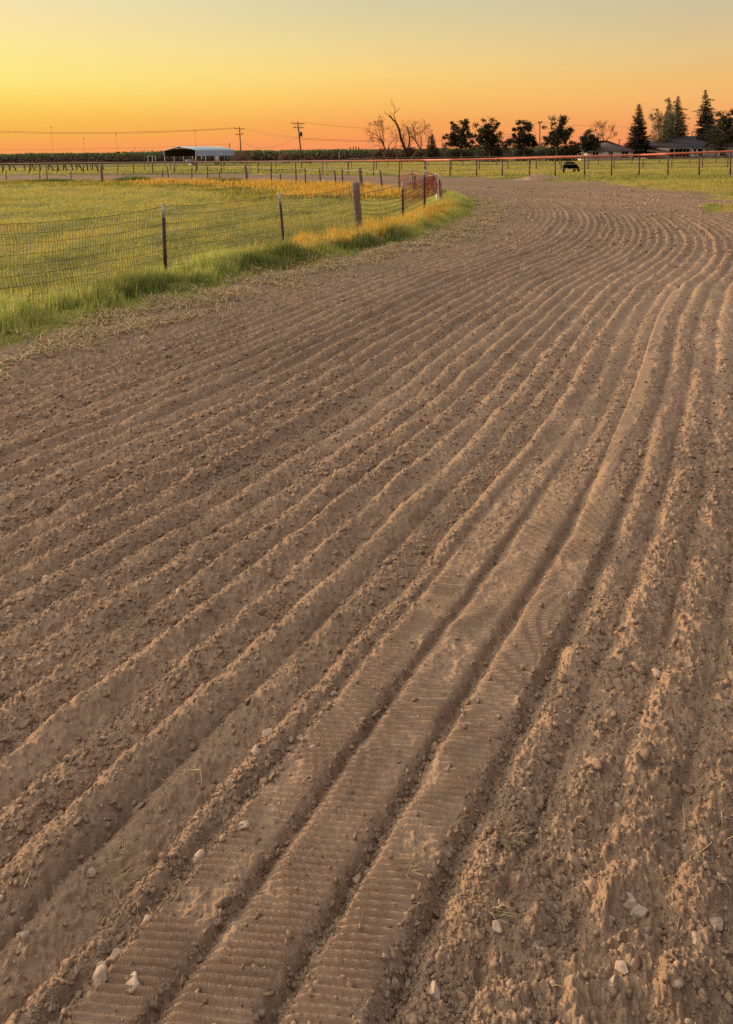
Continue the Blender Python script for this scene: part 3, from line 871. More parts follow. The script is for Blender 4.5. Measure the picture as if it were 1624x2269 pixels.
# --- netting fence along the near side of the pasture
NP = [((-148, 742), None), ((368, 622), (361, 453)), ((632, 552), (619, 429)), ((797, 515), (787, 406)), ((893, 497), (892, 404)), ((941, 478), (940, 375)), ((971, 458), (967, 386))]
bases, tops = [], []
for (b, t) in NP:
    B = base_at(*b); bases.append(B)
    tops.append(top_at(B, *t) if t else B + np.array((-0.03, 0.02, 0.97)))
fence = thing("netting_fence", "black netting and rail wire fence on mixed posts along the near grass verge", "fence", bases[3])
for i in (0, 1, 2, 4, 5):
    mb = MB(); t_post(mb, bases[i], tops[i], 0.042 if i < 3 else 0.05)
    p = part(mb, "steel_post", M['steel'], fence)
    ax = (tops[i] - bases[i]); L = np.linalg.norm(ax); ax /= L
    mb = MB(); q0 = tops[i] - ax * 0.17; Rm = np.stack([np.cross((0, 1.0, 0), ax), (0, 1.0, 0), ax], 1)
    mb.box((q0 + tops[i]) / 2, (0.038, 0.022, 0.17), Rm); mb.box(tops[i] + ax * 0.006, (0.05, 0.03, 0.012), Rm)
    part(mb, "post_tip", M['paletip'], p)
mb = MB(); round_post(mb, bases[3], tops[3], 0.082, 0.078, 16, seed=1)
part(mb, "wooden_post", M['wood'], fence, "thick weathered round wooden post", smooth=True)
mb = MB(); round_post(mb, bases[6], tops[6], 0.055, 0.052, 12, seed=2)
part(mb, "end_post", M['white'], fence, "pale painted end post", smooth=True)


def net_panel(mb, A, At, B, Bt, sag, step, rows, rv, rh, wob=0.012, lo=0.0, hi=0.97, verticals=True, seed=0):
    """hanging net between two posts, strands as thin tubes"""
    L = np.linalg.norm(B - A); n = max(4, int(L / 0.18))
    q = np.linspace(0, 1, n)

    def pnt(u, v):
        g = A + (B - A) * u[:, None]; tp = At + (Bt - At) * u[:, None]
        g = g.copy(); g[:, 2] = np.minimum(g[:, 2], tp[:, 2])
        s_ = sag * 4 * u * (1 - u)
        p = g + (tp - g) * (v * hi)[:, None]
        p[:, 2] -= s_ * (0.3 + 0.7 * v) * (v > 0.02)
        p[:, 1] += wob * perlin(u * L * 1.2, v * 3, 300 + seed) * 2
        p[:, 0] += wob * perlin(u * L * 0.9, v * 3 + 5, 310 + seed) * 2
        p[:, 2] += 0.6 * wob * perlin(u * L * 1.6, v * 7 + 9, 320 + seed)
        return p
    for v in rows:
        mb.tube(pnt(q, np.full(n, v)), rh * (1.35 if v > 0.98 else 1), 4, cap=False)
    if verticals:
        m = 11; vv = np.linspace(lo, 1, m)
        for u in np.arange(step / 2, L, step) / L:
            mb.tube(pnt(np.full(m, u) + 0.004 * np.sin(vv * 5 + u * 40), vv), rv, 3, cap=False)


rows9 = np.linspace(0.05, 1.0, 9)
mb = MB()
for i, sg in ((0, 0.08), (1, 0.03), (2, 0.07)):
    net_panel(mb, bases[i], tops[i], bases[i + 1], tops[i + 1], sg, 0.042, rows9, 0.0024, 0.0020, seed=i, verticals=True)
part(mb, "netting", M['net'], fence)
mb = MB()
for i, sg in ((3, 0.11), (4, 0.06), (5, 0.05)):
    net_panel(mb, bases[i], tops[i], bases[i + 1], tops[i + 1], sg, 0.3, np.linspace(0.08, 0.82, 8), 0.002, 0.0042, wob=0.02, seed=i + 5, verticals=False)
part(mb, "strand_wires", M['net'], fence)
# pale rope from the wooden post to the end post
mb = MB()
pts = []
for px, py in ((797, 430), (850, 419), (892, 408), (925, 399), (943, 393), (955, 390)):
    u = (px - 797) / (967 - 797); Y = bases[3][1] + (bases[6][1] - bases[3][1]) * u
    pts.append(at(px, py, Y))
pts.append(at(967, 386, bases[6][1]))
mb.tube(np.array(pts), 0.010, 5)
part(mb, "top_rope", M['rope'], fence)


def plastic_net(mb, P0, P1, T0, T1, n, m, rad, bulge=0.0):
    """fine plastic mesh between bottom edge P0-P1 and top edge T0-T1 (lists of points)"""
    P0 = np.array(P0); T0 = np.array(T0)
    u = np.linspace(0, 1, n); k = np.linspace(0, 1, len(P0))
    Bq = np.stack([np.interp(u, k, P0[:, c]) for c in range(3)], 1); Tq = np.stack([np.interp(u, k, T0[:, c]) for c in range(3)], 1)
    v = np.linspace(0, 1, m)
    G = Bq[:, None, :] + (Tq - Bq)[:, None, :] * v[None, :, None]
    G[:, :, 0] += 0.02 * perlin(u[:, None] * 14 + 0 * v, v[None, :] * 3 + 0 * u[:, None], 330)
    G[:, :, 1] += 0.05 * perlin(u[:, None] * 14 + 0 * v, v[None, :] * 3 + 0 * u[:, None], 331)
    for i in range(n):
        mb.tube(G[i], rad, 3, cap=False)
    for j in range(m):
        mb.tube(G[:, j], rad, 3, cap=False)


# --- rope fence round the far side of the pasture
FP = [((14, 403), (13, 377), 's'), ((88, 400), (88, 371), 's'), ((105, 404), (103, 368), 's'), ((158, 400), (157, 380), 's'), ((227, 407), (224, 367), 'w'), ((360, 403), (360, 376), 's'),
      ((374, 402), (371, 370), 's'), ((425, 403), (425, 372), 's'), ((461, 402), (459, 368), 's'), ((487, 401), (486, 380), 's'), ((549, 405), (543, 367), 'w'), ((602, 408), (600, 370), 's'),
      ((623, 407), (621, 385), 's'), ((657, 410), (655, 370), 's'), ((677, 412), (676, 371), 's'), ((711, 415), (708, 374), 's'), ((746, 415), (741, 378), 's'), ((760, 415), (758, 375), 's'),
      ((801, 421), (797, 373), 'w'), ((849, 424), (842, 377), 's'), ((885, 425), (884, 382), 's'), ((916, 428), (913, 378), 'r'), ((921, 431), (919, 389), 's'), ((947, 434), (945, 382), 'r'), ((961, 436), (960, 385), 'r')]
fb, ft = [], []
for b, t, k in FP:
    B = base_at(*b); fb.append(B); ft.append(top_at(B, *t))
rope_f = thing("rope_fence", "sagging pale rope fence on thin posts along the far side of the pasture", "fence", fb[10])
for (b, t, k), B, T in zip(FP, fb, ft):
    mb = MB()
    if k == 's':
        t_post(mb, B, T, 0.065, studs=False)
        part(mb, "steel_post", M['steel'], rope_f)
    elif k == 'w':
        round_post(mb, B, T, 0.095, 0.085, 10)
        part(mb, "wooden_post", M['wood'], rope_f, smooth=True)
    else:
        round_post(mb, B, T, 0.045, 0.042, 8)
        part(mb, "rail_post", M['wood'], rope_f, smooth=True)
# ropes sagging from post to post (the taller ones carry it)
car = [5, 7, 8, 10, 11, 13, 14, 15, 17, 18, 19, 20, 21, 23, 24]
mb = MB(); pts = []
for a, b in zip(car[:-1], car[1:]):
    A, Bq = ft[a] - np.array((0, 0, .06)), ft[b] - np.array((0, 0, .06))
    if a == 5:
        A = A - np.array((0, 0, 0.25))
    for u in np.linspace(0, 1, 7)[:-1]:
        p = A + (Bq - A) * u; p[2] -= 0.035 * 4 * u * (1 - u); pts.append(p)
pts.append(ft[24]); mb.tube(np.array(pts), 0.012, 5)
part(mb, "top_rope", M['rope'], rope_f)
mb = MB()
for hgt in (0.45, 0.8):
    mb.tube(np.array([fb[k] + (ft[k] - fb[k]) * hgt for k in range(len(fb))]), 0.006, 3)
part(mb, "wire", M['net'], rope_f)

# orange plastic netting wrapped round the turn
wrapB = [bases[4] + (bases[6] - bases[4]) * q for q in (0.0, 0.5, 0.8, 1.0)]
wrapT = [np.array(at(*q)) for q in ((894, 409, bases[4][1]), (940, 396, bases[5][1]), (958, 390, bases[5][1] + 1.6), (968, 386, bases[6][1]))]
wrapB2 = []
for B, T in zip(wrapB, wrapT):
    q = B.copy(); q[2] = gz(B) + 0.35; wrapB2.append(q)
mb = MB(); plastic_net(mb, wrapB2, None, wrapT, None, 110, 22, 0.0033)
on1 = [fb[20] + (ft[20] - fb[20]) * .25, fb[21] + (ft[21] - fb[21]) * .25, fb[23] + (ft[23] - fb[23]) * .25, fb[24] + (ft[24] - fb[24]) * .2, bases[6] + np.array((0.15, 0.35, 0.12)), bases[6] + np.array((0.02, 0.03, 0.1))]
on2 = [fb[20] + (ft[20] - fb[20]) * .97, ft[21], ft[23], ft[24], tops[6] + np.array((0.16, 0.35, -0.2)), tops[6] + np.array((0, 0.03, -0.1))]
plastic_net(mb, on1, None, on2, None, 140, 22, 0.0044)
o = mb.build("barrier_netting", M['orange'])
tag(o, "orange plastic netting stretched round the turn of the pasture fence", "netting")

# --- red topped pipe fence
PF = []
for x in (5, 65, 127, 185, 217, 261, 296, 338, 387, 435, 490, 546, 572, 601, 655, 715, 772, 828, 885, 941):
    PF.append((x, 384.5 + 3.5 * sm(450, 940, np.array([x]))[0]))
PF = [(x, float(y)) for x, y in PF] + [(997, 390.5), (1056, 390.5), (1113, 390.8), (1173, 391.8), (1230, 392.5), (1295, 393), (1355, 391.0), (1416, 390.5), (1480, 391.6), (1549, 390.5), (1618, 389), (1692, 388), (1770, 388)]


def rail_y(x):
    return float(np.interp(x, [0, 300, 500, 700, 900, 997, 1056, 1173, 1295, 1416, 1549, 1618, 1780], [363.3, 360, 358.8, 357.4, 355.4, 354, 353, 349.8, 346.6, 343.6, 338.3, 335.5, 329]))


pb = []
for x, y in PF:
    g = gp(x, y); g[2] = gz(g) if math.hypot(g[0], g[1]) < 120 else 0.0; pb.append(g)
pt = [at(x, rail_y(x), g[1]) for (x, y), g in zip(PF, pb)]
pipe = thing("pipe_fence", "long pipe fence with a bright red top rail beyond the dirt track", "fence", pb[20])
allp = np.array([pt[0] + (pt[0] - pt[1])] + pt)
seg = np.linspace(0, len(allp) - 1, (len(allp) - 1) * 8 + 1)
fine = np.stack([np.interp(seg, np.arange(len(allp)), allp[:, c]) for c in range(3)], 1)
wear = np.clip(sm(13, 22, seg) + 0.35 * perlin(seg * 1.3, seg * 0 + 3.3, 340), 0, 1)
rc = np.array((0.17, 0.065, 0.045)) * (1 - wear[:, None]) + np.array((0.72, 0.155, 0.075)) * wear[:, None]
rail = MB(); rail.tube(fine, 0.060, 8, np.repeat(rc, 8, axis=0))
part(rail, "top_rail", M['railpaint'], pipe, "weathered top rail, rusty brown fading into bright red", smooth=True)
for x, b, t in zip(PF, pb, pt):
    mb = MB(); d = t - b
    mb.tube(np.array([b - d * 0.1, t]), 0.048, 8)
    part(mb, "post", M['steel'], pipe, smooth=True)
for q in (0.62, 0.38):
    mb = MB(); mb.tube(np.array([b + (t - b) * q + np.array((0, -0.055, 0)) for b, t in zip(pb, pt)][15:]), 0.014, 5)
    part(mb, "wire", M['rope'], pipe)

# --- second, lower pipe fence beyond it
SF = []
for x in (20, 80, 141, 201, 261, 320, 378, 437, 496, 554, 612, 668, 724, 779, 834, 890, 944, 1000, 1062, 1125, 1188, 1243, 1303, 1360, 1424, 1488, 1556, 1612, 1690):
    y = float(np.interp(x, [0, 600, 1000, 1400, 1700], [378.5, 375.5, 376.5, 374.5, 371]))
    g = gp(x, y); g[2] = -0.05; SF.append(g)
back_f = thing("pipe_fence", "rust brown lower pipe fence behind the red railed one", "fence", SF[12])
for g in SF:
    mb = MB(); mb.tube(np.array([g - np.array((0, 0, .2)), g + np.array((0, 0, 1.12))]), 0.05, 6)
    part(mb, "post", M['steel'], back_f, smooth=True)
for hgt, rad in ((1.1, 0.05), (0.55, 0.025)):
    mb = MB(); mb.tube(np.array([g + np.array((0, 0, hgt)) for g in SF]), rad, 6)
    part(mb, "rail", M['rust'], back_f, smooth=True)

# --- thin wire fence far out in the meadow
WF = []
for x in (770, 860, 950, 1025, 1100, 1175, 1240, 1325, 1400, 1460, 1528, 1586, 1640):
    y = float(np.interp(x, [770, 1000, 1300, 1640], [371.5, 369.5, 367, 362])); g = gp(x, y); g[2] = -0.1; WF.append(g)
wire_f = thing("wire_fence", "faint wire fence on thin stakes far across the meadow", "fence", WF[6])
for g in WF:
    mb = MB(); mb.tube(np.array([g, g + np.array((0, 0, 1.35))]), 0.045, 5); part(mb, "stake", M['steel'], wire_f)
for hgt in (0.6, 0.95, 1.3):
    mb = MB(); mb.tube(np.array([g + np.array((0, 0, hgt)) for g in WF]), 0.012, 3); part(mb, "wire", M['rope'], wire_f)

# ------------------------------------------------------------------ power poles, wires, masts
def utility_pole(label, base, top, r0, r1, arms, transformer=None, single=False, group="utility poles"):
    Y = base[1]; d = top - base
    o = thing("utility_pole", label, "utility pole", base, group)
    mb = MB(); mb.tube(np.array([base - d * .03, base + d * .5, top]), [r0, (r0 + r1) / 2, r1], 8)
    part(mb, "shaft", M['pole'], o, smooth=True)
    for q, w, tilt in arms:
        c = base + d * q
        mb = MB(); rot = np.array(Matrix.Rotation(tilt, 3, 'Y'))
        mb.box(c - np.array((0, r0 + 0.06, 0)), (w, 0.11, 0.15), rot)
        a = part(mb, "crossarm", M['pole'], o)
        for e in (-0.47, -0.28, 0.28, 0.47):
            mb = MB(); cc = c - np.array((0, r0 + 0.06, 0)) + rot @ np.array((e * w, 0, 0.075))
            mb.lathe(cc, [(0.04, 0), (0.075, 0.03), (0.05, 0.08), (0.075, 0.12), (0.03, 0.2)], 6)
            part(mb, "insulator", M['transformer'], a)
        for sgn in (-1, 1):
            mb = MB(); mb.tube(np.array([c + rot @ np.array((sgn * w * 0.3, -r0 - 0.1, -0.05)), c + np.array((0, -r0, -0.75))]), 0.025, 4)
            part(mb, "brace", M['steel'], o)
    if transformer is not None:
        c = base + d * transformer + np.array((r1 + 0.34, -0.05, 0))
        mb = MB(); mb.lathe(c, [(0.26, -0.52), (0.29, -0.45), (0.29, 0.42), (0.25, 0.5), (0.06, 0.56), (0.06, 0.72)], 10)
        part(mb, "transformer", M['transformer'], o, smooth=False)
        mb = MB(); mb.box(c - np.array((0.36, 0, 0)), (0.16, 0.12, 0.3)); part(mb, "bracket", M['steel'], o)
    return o


def far(px, base_y, d=None):
    """ground point under pixel column px at row base_y (far objects)"""
    g = gp(px, base_y); g[2] = -0.12; return g


b1 = far(535, 360.5); t1 = at(530.5, 281.5, b1[1])
utility_pole("wooden utility pole with two crossarms just right of the metal shed", b1, t1, 0.19, 0.13, [(0.95, 2.9, R(4)), (0.80, 2.3, R(-5))])
b2 = far(669.5, 361.5); t2 = at(659.5, 269.5, b2[1])
utility_pole("tall wooden utility pole carrying a grey transformer, between shed and bare trees", b2, t2, 0.19, 0.13, [(0.955, 3.0, R(4)), (0.855, 2.3, R(2))], transformer=0.70)
b3 = far(1196, 356.5); t3 = at(1196, 269.5, b3[1])
utility_pole("slim utility pole with one short arm among the dark leafy trees", b3, t3, 0.13, 0.10, [(0.975, 0.85, R(-3))])
b4 = far(1293, 352); t4 = at(1292.5, 302, b4[1])
utility_pole("short distant utility pole right of the fourth leafy tree", b4, t4, 0.15, 0.11, [(0.93, 1.6, 0.0)])
b5 = far(511, 359.5); t5 = at(508.5, 318, b5[1])
o = thing("service_pole", "plain short pole without arms beside the shed roof", "pole", b5)
mb = MB(); mb.tube(np.array([b5 - np.array((0, 0, .3)), t5]), [0.14, 0.12], 8); part(mb, "shaft", M['pole'], o, smooth=True)
mb = MB(); mb.lathe(t5, [(0.15, -0.05), (0.15, 0.02), (0.03, 0.10)], 8); part(mb, "cap", M['steel'], o)


def wire(label, A, B, sag, rad=0.03, n=28):
    mb = MB(); u = np.linspace(0, 1, n); P = A + (B - A) * u[:, None]; P[:, 2] -= sag * 4 * u * (1 - u)
    mb.tube(P, rad, 4)
    o = mb.build("overhead_wire", M['wire']); tag(o, label, "wire", "overhead wires between the poles")


def armp(b, t, q, off):
    return b + (t - b) * q + np.array((off, -0.25, 0.1))


L0 = at(-180, 283, b1[1] + 4)
wire("upper of the twin wires running left from the shed pole", armp(b1, t1, 0.97, -1.2), L0 + np.array((0, 0, 0.3)), 1.45, 0.034)
wire("lower of the twin wires running left from the shed pole", armp(b1, t1, 0.95, -0.4), L0 + np.array((0, 0.5, -0.15)), 1.45, 0.034)
wire("single low wire crossing the sky above the far orchard on the left", b5 + (t5 - b5) * 0.97, at(-180, 331, b5[1] + 6), 0.75, 0.022)
wire("short wire from the plain pole up to the shed pole", t5, b1 + (t1 - b1) * 0.42, 0.25, 0.02)
wire("upper wire sagging from the shed pole to the transformer pole", armp(b1, t1, 0.97, 1.2), b2 + (t2 - b2) * 0.62, 0.35, 0.022)
wire("second wire just below it between the shed pole and the transformer pole", armp(b1, t1, 0.95, 0.6), b2 + (t2 - b2) * 0.585, 0.45, 0.022)
wire("deeply sagging wire from low on the shed pole to the transformer pole", b1 + (t1 - b1) * 0.58, b2 + (t2 - b2) * 0.65, 2.0, 0.028)
wire("thick cable falling from the shed pole towards the orchard", b1 + (t1 - b1) * 0.335, at(628, 333.5, b1[1] + 18), 0.35, 0.035)
wire("faint high wire from the top arm of the transformer pole to the right", armp(b2, t2, 0.965, 1.4), at(905, 290, b2[1] + 14), 0.25, 0.02)
wire("upper of two wires leaving the transformer pole for the bare trees", b2 + (t2 - b2) * 0.615, at(1190, 290, b2[1] + 20), 1.35, 0.026)
wire("lower of two wires leaving the transformer pole for the bare trees", b2 + (t2 - b2) * 0.585, at(1190, 296, b2[1] + 20), 1.25, 0.026)
wire("thin wire from the slim pole across the orange sky towards the houses", t3 - np.array((0, 0, .1)), at(1420, 281, b3[1] + 14), 0.35, 0.018)

MASTS = [((118.5, 345), (113, 282), "tallest lattice mast in the haze above the left orchard"), ((187.5, 345), (184.5, 306), "thin mast with a small head right of the tallest one"),
         ((435, 330), (432, 291), "thin mast rising behind the right slope of the shed roof"), ((259.5, 335), (257, 297), "very faint mast left of the shed")]
for (bx, by), (tx, ty), lab in MASTS:
    Y = 520.0
    B = at(bx, by, Y); B[2] = -0.12; T = at(tx, ty, Y)
    o = thing("radio_mast", lab, "mast", B)
    mb = MB(); ax = T - B
    for k in range(3):
        a = k * 2 * PI / 3; off = np.array((math.cos(a), math.sin(a), 0)) * 0.22
        mb.tube(np.array([B + off, T + off * 0.6]), 0.02, 4)
    for k in range(24):
        p = B + ax * k / 24; q = B + ax * (k + 1) / 24; a = k * 2 * PI / 3
        mb.tube(np.array([p + np.array((math.cos(a), math.sin(a), 0)) * 0.2, q + np.array((math.cos(a + 2.1), math.sin(a + 2.1), 0)) * 0.2]), 0.012, 3)
    part(mb, "lattice", M['rust'], o)
    mb = MB(); mb.lathe(T, [(0.3, -0.6), (0.35, -0.5), (0.35, 0.0), (0.05, 0.15), (0.04, 1.2)], 6); part(mb, "antenna_head", M['rust'], o)

lb = far(752.5, 357); lt = at(751, 331, lb[1])
o = thing("street_lamp", "pale lamp post with a small hooded head in front of the orchard", "street lamp", lb)
mb = MB(); mb.tube(np.array([lb, lb + (lt - lb) * 0.8]), [0.11, 0.09], 8); part(mb, "post", M['shedpost'], o, smooth=True)
mb = MB(); mb.tube(np.array([lb + (lt - lb) * 0.8, lb + (lt - lb) * 0.96, lt + np.array((-0.25, 0, 0.0)), lt + np.array((-0.6, 0, 0))]), 0.05, 6); part(mb, "arm", M['steel'], o)
mb = MB(); mb.lathe(lt + np.array((-0.65, 0, -0.2)), [(0.28, 0), (0.26, 0.08), (0.12, 0.22), (0.05, 0.28)], 10); part(mb, "lamp_hood", M['steel'], o)

# ------------------------------------------------------------------ metal shed
SY = 150.0
ridge_f = at(397, 324.2, SY); eav_l = at(351, 347, SY + 0.5)
yaw = R(45)
axL = np.array((math.cos(yaw), math.sin(yaw), 0)); axW = np.array((math.sin(yaw), -math.cos(yaw), 0))   # length (away right), width (towards viewer right)
px_m = SY / F_PX
W2 = 0.5 * (446 - 351) * px_m / math.sin(yaw) * 0.985
LEN = 70 * px_m / math.cos(yaw) * 1.0
C0 = np.array((ridge_f[0], SY, 0.0))
zp = ridge_f[2]; ze = eav_l[2]
shed = thing("metal_shed", "open sided metal shed with a pale curved eave roof beyond the pasture", "shed", C0 + axL * LEN / 2)
prof = [(-W2, ze), (-W2, ze + 0.85), (-W2 + 0.10, ze + 1.1), (-W2 + 0.35, ze + 1.3), (-W2 * 0.5, ze + 1.3 + (zp - ze - 1.3) * 0.48), (0, zp)]
prof = prof + [(-a, b) for a, b in prof[-2::-1]]


def shed_pt(a, l, z):
    return C0 + axW * a + axL * l + np.array((0, 0, z))


th = 0.09
mb = MB(); nL = 5
ll = np.linspace(0, LEN, nL)
outv = [shed_pt(a, l, z) for l in ll for a, z in prof]
inv = [shed_pt(a * (1 - th / W2), l, z - th * (1 if abs(a) < W2 * 0.97 else 0.0)) for l in ll for a, z in prof]
k = len(prof); nO = len(outv)
f4 = []
for i in range(nL - 1):
    for j in range(k - 1):
        a = i * k + j; f4.append((a, a + 1, a + k + 1, a + k)); f4.append((nO + a, nO + a + k, nO + a + k + 1, nO + a + 1))
for i in (0, nL - 1):
    for j in range(k - 1):
        a = i * k + j; f4.append((a, nO + a, nO + a + 1, a + 1))
for i in range(nL - 1):
    for j in (0, k - 1):
        a = i * k + j; f4.append((a, a + k, nO + a + k, nO + a))
mb.add(outv + inv, None, f4)
# standing ribs of the sheet metal
for l in np.arange(0.3, LEN, 0.6):
    mb.tube(np.array([shed_pt(a * 1.004, l, z + 0.0) for a, z in prof]), 0.018, 4)
part(mb, "roof", M['roofmetal'], shed)
for sd in (-1, 1):
    for q in range(5):
        l = 0.1 + (LEN - 0.2) * q / 4
        mb = MB(); p = shed_pt(sd * (W2 - 0.16), l, 0); mb.box(p + np.array((0, 0, (ze + 0.8) / 2 - 0.1)), (0.13, 0.13, ze + 1.0), np.array(Matrix.Rotation(yaw, 3, 'Z')))
        part(mb, "post", M['shedpost'], shed)
for l in (0.12, LEN * 0.5, LEN - 0.12):
    mb = MB(); zb = ze + 1.2
    mb.tube(np.array([shed_pt(-W2 * .9, l, zb), shed_pt(0, l, zp - 0.2)]), 0.06, 4); mb.tube(np.array([shed_pt(W2 * .9, l, zb), shed_pt(0, l, zp - 0.2)]), 0.06, 4)
    mb.tube(np.array([shed_pt(-W2 * .45, l, zb + 0.35), shed_pt(W2 * .45, l, zb + 0.35)]), 0.05, 4)
    part(mb, "truss", M['shedpost'], shed)
# pale rim along the open front edge
mb = MB(); mb.tube(np.array([shed_pt(a * 1.006, -0.03, z - 0.03) for a, z in prof]), 0.06, 5); part(mb, "edge_trim", M['roofmetal'], shed)
mb = MB(); iv = [(a * (1 - 0.16 / W2), z - 0.16 * (abs(a) < W2 * 0.97)) for a, z in prof]  # added dark sheet that paints the shade inside the shed
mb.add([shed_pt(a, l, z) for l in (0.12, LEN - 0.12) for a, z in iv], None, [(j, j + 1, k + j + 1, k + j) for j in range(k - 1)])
part(mb, "roof_shade", M['roof_shade'], shed)

# things under and beside the shed
p = at(481, 353, SY - 1.5); p[2] = 0
cab = thing("storage_cabinet", "pale metal cabinet standing behind the right posts of the shed", "cabinet", p)
mb = MB(); mb.box(p + np.array((0, 0, 0.95)), (0.85, 0.7, 1.7)); part(mb, "body", M['shedpost'], cab)
mb = MB(); mb.box(p + np.array((0.08, -0.365, 0.98)), (0.62, 0.03, 1.5)); part(mb, "door", M['steelblue'], cab)
mb = MB(); mb.box(p + np.array((-0.36, -0.365, 0.98)), (0.12, 0.03, 1.6)); part(mb, "side_trim", M['red'], cab)
p = at(430, 356, SY + 3.5); p[2] = 0
tr = thing("farm_trailer", "low pale blue trailer parked in the open front of the shed", "trailer", p)
mb = MB(); mb.box(p + np.array((0, 0, 0.75)), (3.2, 1.7, 0.12)); mb.box(p + np.array((0, -0.85, 1.0)), (3.2, 0.06, 0.42)); mb.box(p + np.array((0, 0.85, 1.0)), (3.2, 0.06, 0.42)); mb.box(p + np.array((-1.62, 0, 1.0)), (0.06, 1.64, 0.42))
part(mb, "bed", M['steelblue'], tr)
for ex in (-0.45, 0.45):
    mb = MB(); c = p + np.array((ex, -0.75, 0.34))
    mb.tube(np.array([c + np.array((0, -0.12, 0)), c + np.array((0, 0.12, 0))]), 0.33, 12); w_ = part(mb, "wheel", M['rubber'], tr)
    mb = MB(); mb.tube(np.array([c + np.array((0, -0.15, 0)), c + np.array((0, -0.125, 0))]), 0.17, 10); part(mb, "rim", M['white'], w_)
mb = MB(); mb.tube(np.array([p + np.array((1.6, 0, 0.7)), p + np.array((2.6, 0, 0.55))]), 0.06, 5); part(mb, "drawbar", M['steel'], tr)
p = far(422.5, 367.5)  # white tub shape standing in for a little white lamp
o = thing("lamp_tub", "small white tub standing in for a little lamp on the ground in front of the shed", "lamp_tub", p)
mb = MB(); mb.lathe(p, [(0.0, 0.02), (0.24, 0.02), (0.30, 0.5), (0.28, 0.5), (0.22, 0.06)], 12); part(mb, "tub", M['white'], o)
mb = MB(); an_ = np.linspace(0, PI, 9); mb.tube(np.array([p + np.array((0.3 * math.cos(a), -0.02, 0.5 + 0.2 * math.sin(a))) for a in an_]), 0.012, 4); part(mb, "handle", M['steel'], o)
# pipe gate frame left of the shed
gf = thing("gate_frame", "empty pale pipe gate frame standing left of the shed", "gate", far(335, 371))
Yg = gf.location.y
for px in (327.5, 337.5, 344.5):
    q = at(px, 345.5, Yg); g = at(px + 1, 371, Yg); g[2] = -0.1
    mb = MB(); mb.tube(np.array([g, q]), 0.065, 6); part(mb, "upright", M['shedpost'], gf, smooth=True)
mb = MB(); mb.tube(np.array([at(327.5, 345.5, Yg), at(344.5, 345.5, Yg)]), 0.065, 6); part(mb, "crossbar", M['shedpost'], gf, smooth=True)

# ------------------------------------------------------------------ vines with trellis at the far left
vd = []
for k, px in enumerate((-6, 8, 22, 37, 56, 68, 78, 91, 109, 121, 131, 142, 151, 163, 172, 186, 197, 207, 221, 232)):
    d = 90 + (k % 3) * 4.0
    b = gp(px * 0.985 - 0.4, 379.5 - (k % 3) * 0.9); b[2] = -0.05
    v = thing("grape_vine", "bare leaning grape vine stub in the row at the far left behind the fence", "vine", b, "bare grape vines in a row")
    tilt = (0.55, 0.1, -0.15)[k % 3] * (1 if k % 2 else 0.6)
    top = b + np.array((-tilt, 0.1, 1.15))
    mb = MB(); mb.tube(np.array([b - np.array((0, 0, .1)), b + (top - b) * .35 + np.array((0.06, 0, 0)), b + (top - b) * .7 - np.array((0.05, 0, 0)), top]), [0.13, 0.09, 0.10, 0.13], 7)
    part(mb, "trunk", M['pole'], v, smooth=True)
    mb = MB()
    for sgn in (-1, 1):
        mb.tube(np.array([top, top + np.array((sgn * 0.35, 0, 0.12)), top + np.array((sgn * 0.8, 0.05, 0.08))]), [0.075, 0.055, 0.03], 5)
    for q in range(7):
        e = RNG.uniform(-0.7, 0.7); mb.tube(np.array([top + np.array((e, 0, 0.1)), top + np.array((e + RNG.uniform(-.2, .2), RNG.uniform(-.2, .2), 0.1 + RNG.uniform(0.1, 0.3)))]), [0.02, 0.008], 3)
    part(mb, "cordon", M['pole'], v)

# ------------------------------------------------------------------ trees
def rdir(d, spread):
    d = np.asarray(d, float); q = d + RNG.normal(size=3) * spread
    return q / np.linalg.norm(q)


def branch(mb, p, d, L, r, depth, spread=0.35, up=0.12, nseg=4, kids=(2, 3), shrink=0.68, col=None, tips=None, minr=0.018):
    P = [p]; q = p.copy(); dd = d.copy()
    for k in range(nseg):
        dd = rdir(dd + np.array((0, 0, up)), spread * 0.35); q = q + dd * L / nseg; P.append(q.copy())
    r1 = max(minr, r * 0.62)
    mb.tube(np.array(P), np.linspace(r, r1, len(P)), 5 if r > 0.05 else 3, col, cap=False)
    if depth <= 0:
        if tips is not None:
            tips.append(q)
        return
    for k in range(random.randint(*kids)):
        i = random.randint(2, nseg) if k else nseg
        branch(mb, P[i], rdir(dd, spread * 1.25), L * shrink * random.uniform(0.75, 1.15), max(minr, r1 * random.uniform(0.6, 0.9)), depth - 1, spread, up, nseg, kids, shrink, col, tips, minr)


def cards(mb, C, size, col, flat=0.0, aspect=0.6):
    """leaf clumps: little two-triangle leaves turned every way"""
    n = len(C); rt = rand_rot(n)
    a = rt[:, :, 0] * size[:, None]; b = rt[:, :, 1] * (size * aspect)[:, None]
    if flat:
        a[:, 2] *= (1 - flat); b[:, 2] *= (1 - flat)
    m = C + rt[:, :, 2] * (size * 0.18)[:, None]
    V_ = np.stack([C - a, m - b, C + a, m + b], 1).reshape(-1, 3)
    k = np.arange(n)[:, None] * 4
    mb.add(V_, np.concatenate([k + np.array((0, 1, 2)), k + np.array((0, 2, 3))]), None, np.repeat(col, 4, axis=0))


def leafcol(n, base, var=0.35, warm=0.0):
    c = np.asarray(base)[None] * (1 + var * RNG.normal(size=(n, 1)))
    w = RNG.random((n, 1)) * warm
    return np.clip(c * (1 - w) + np.array((0.16, 0.10, 0.03)) * w, 0.002, 1)


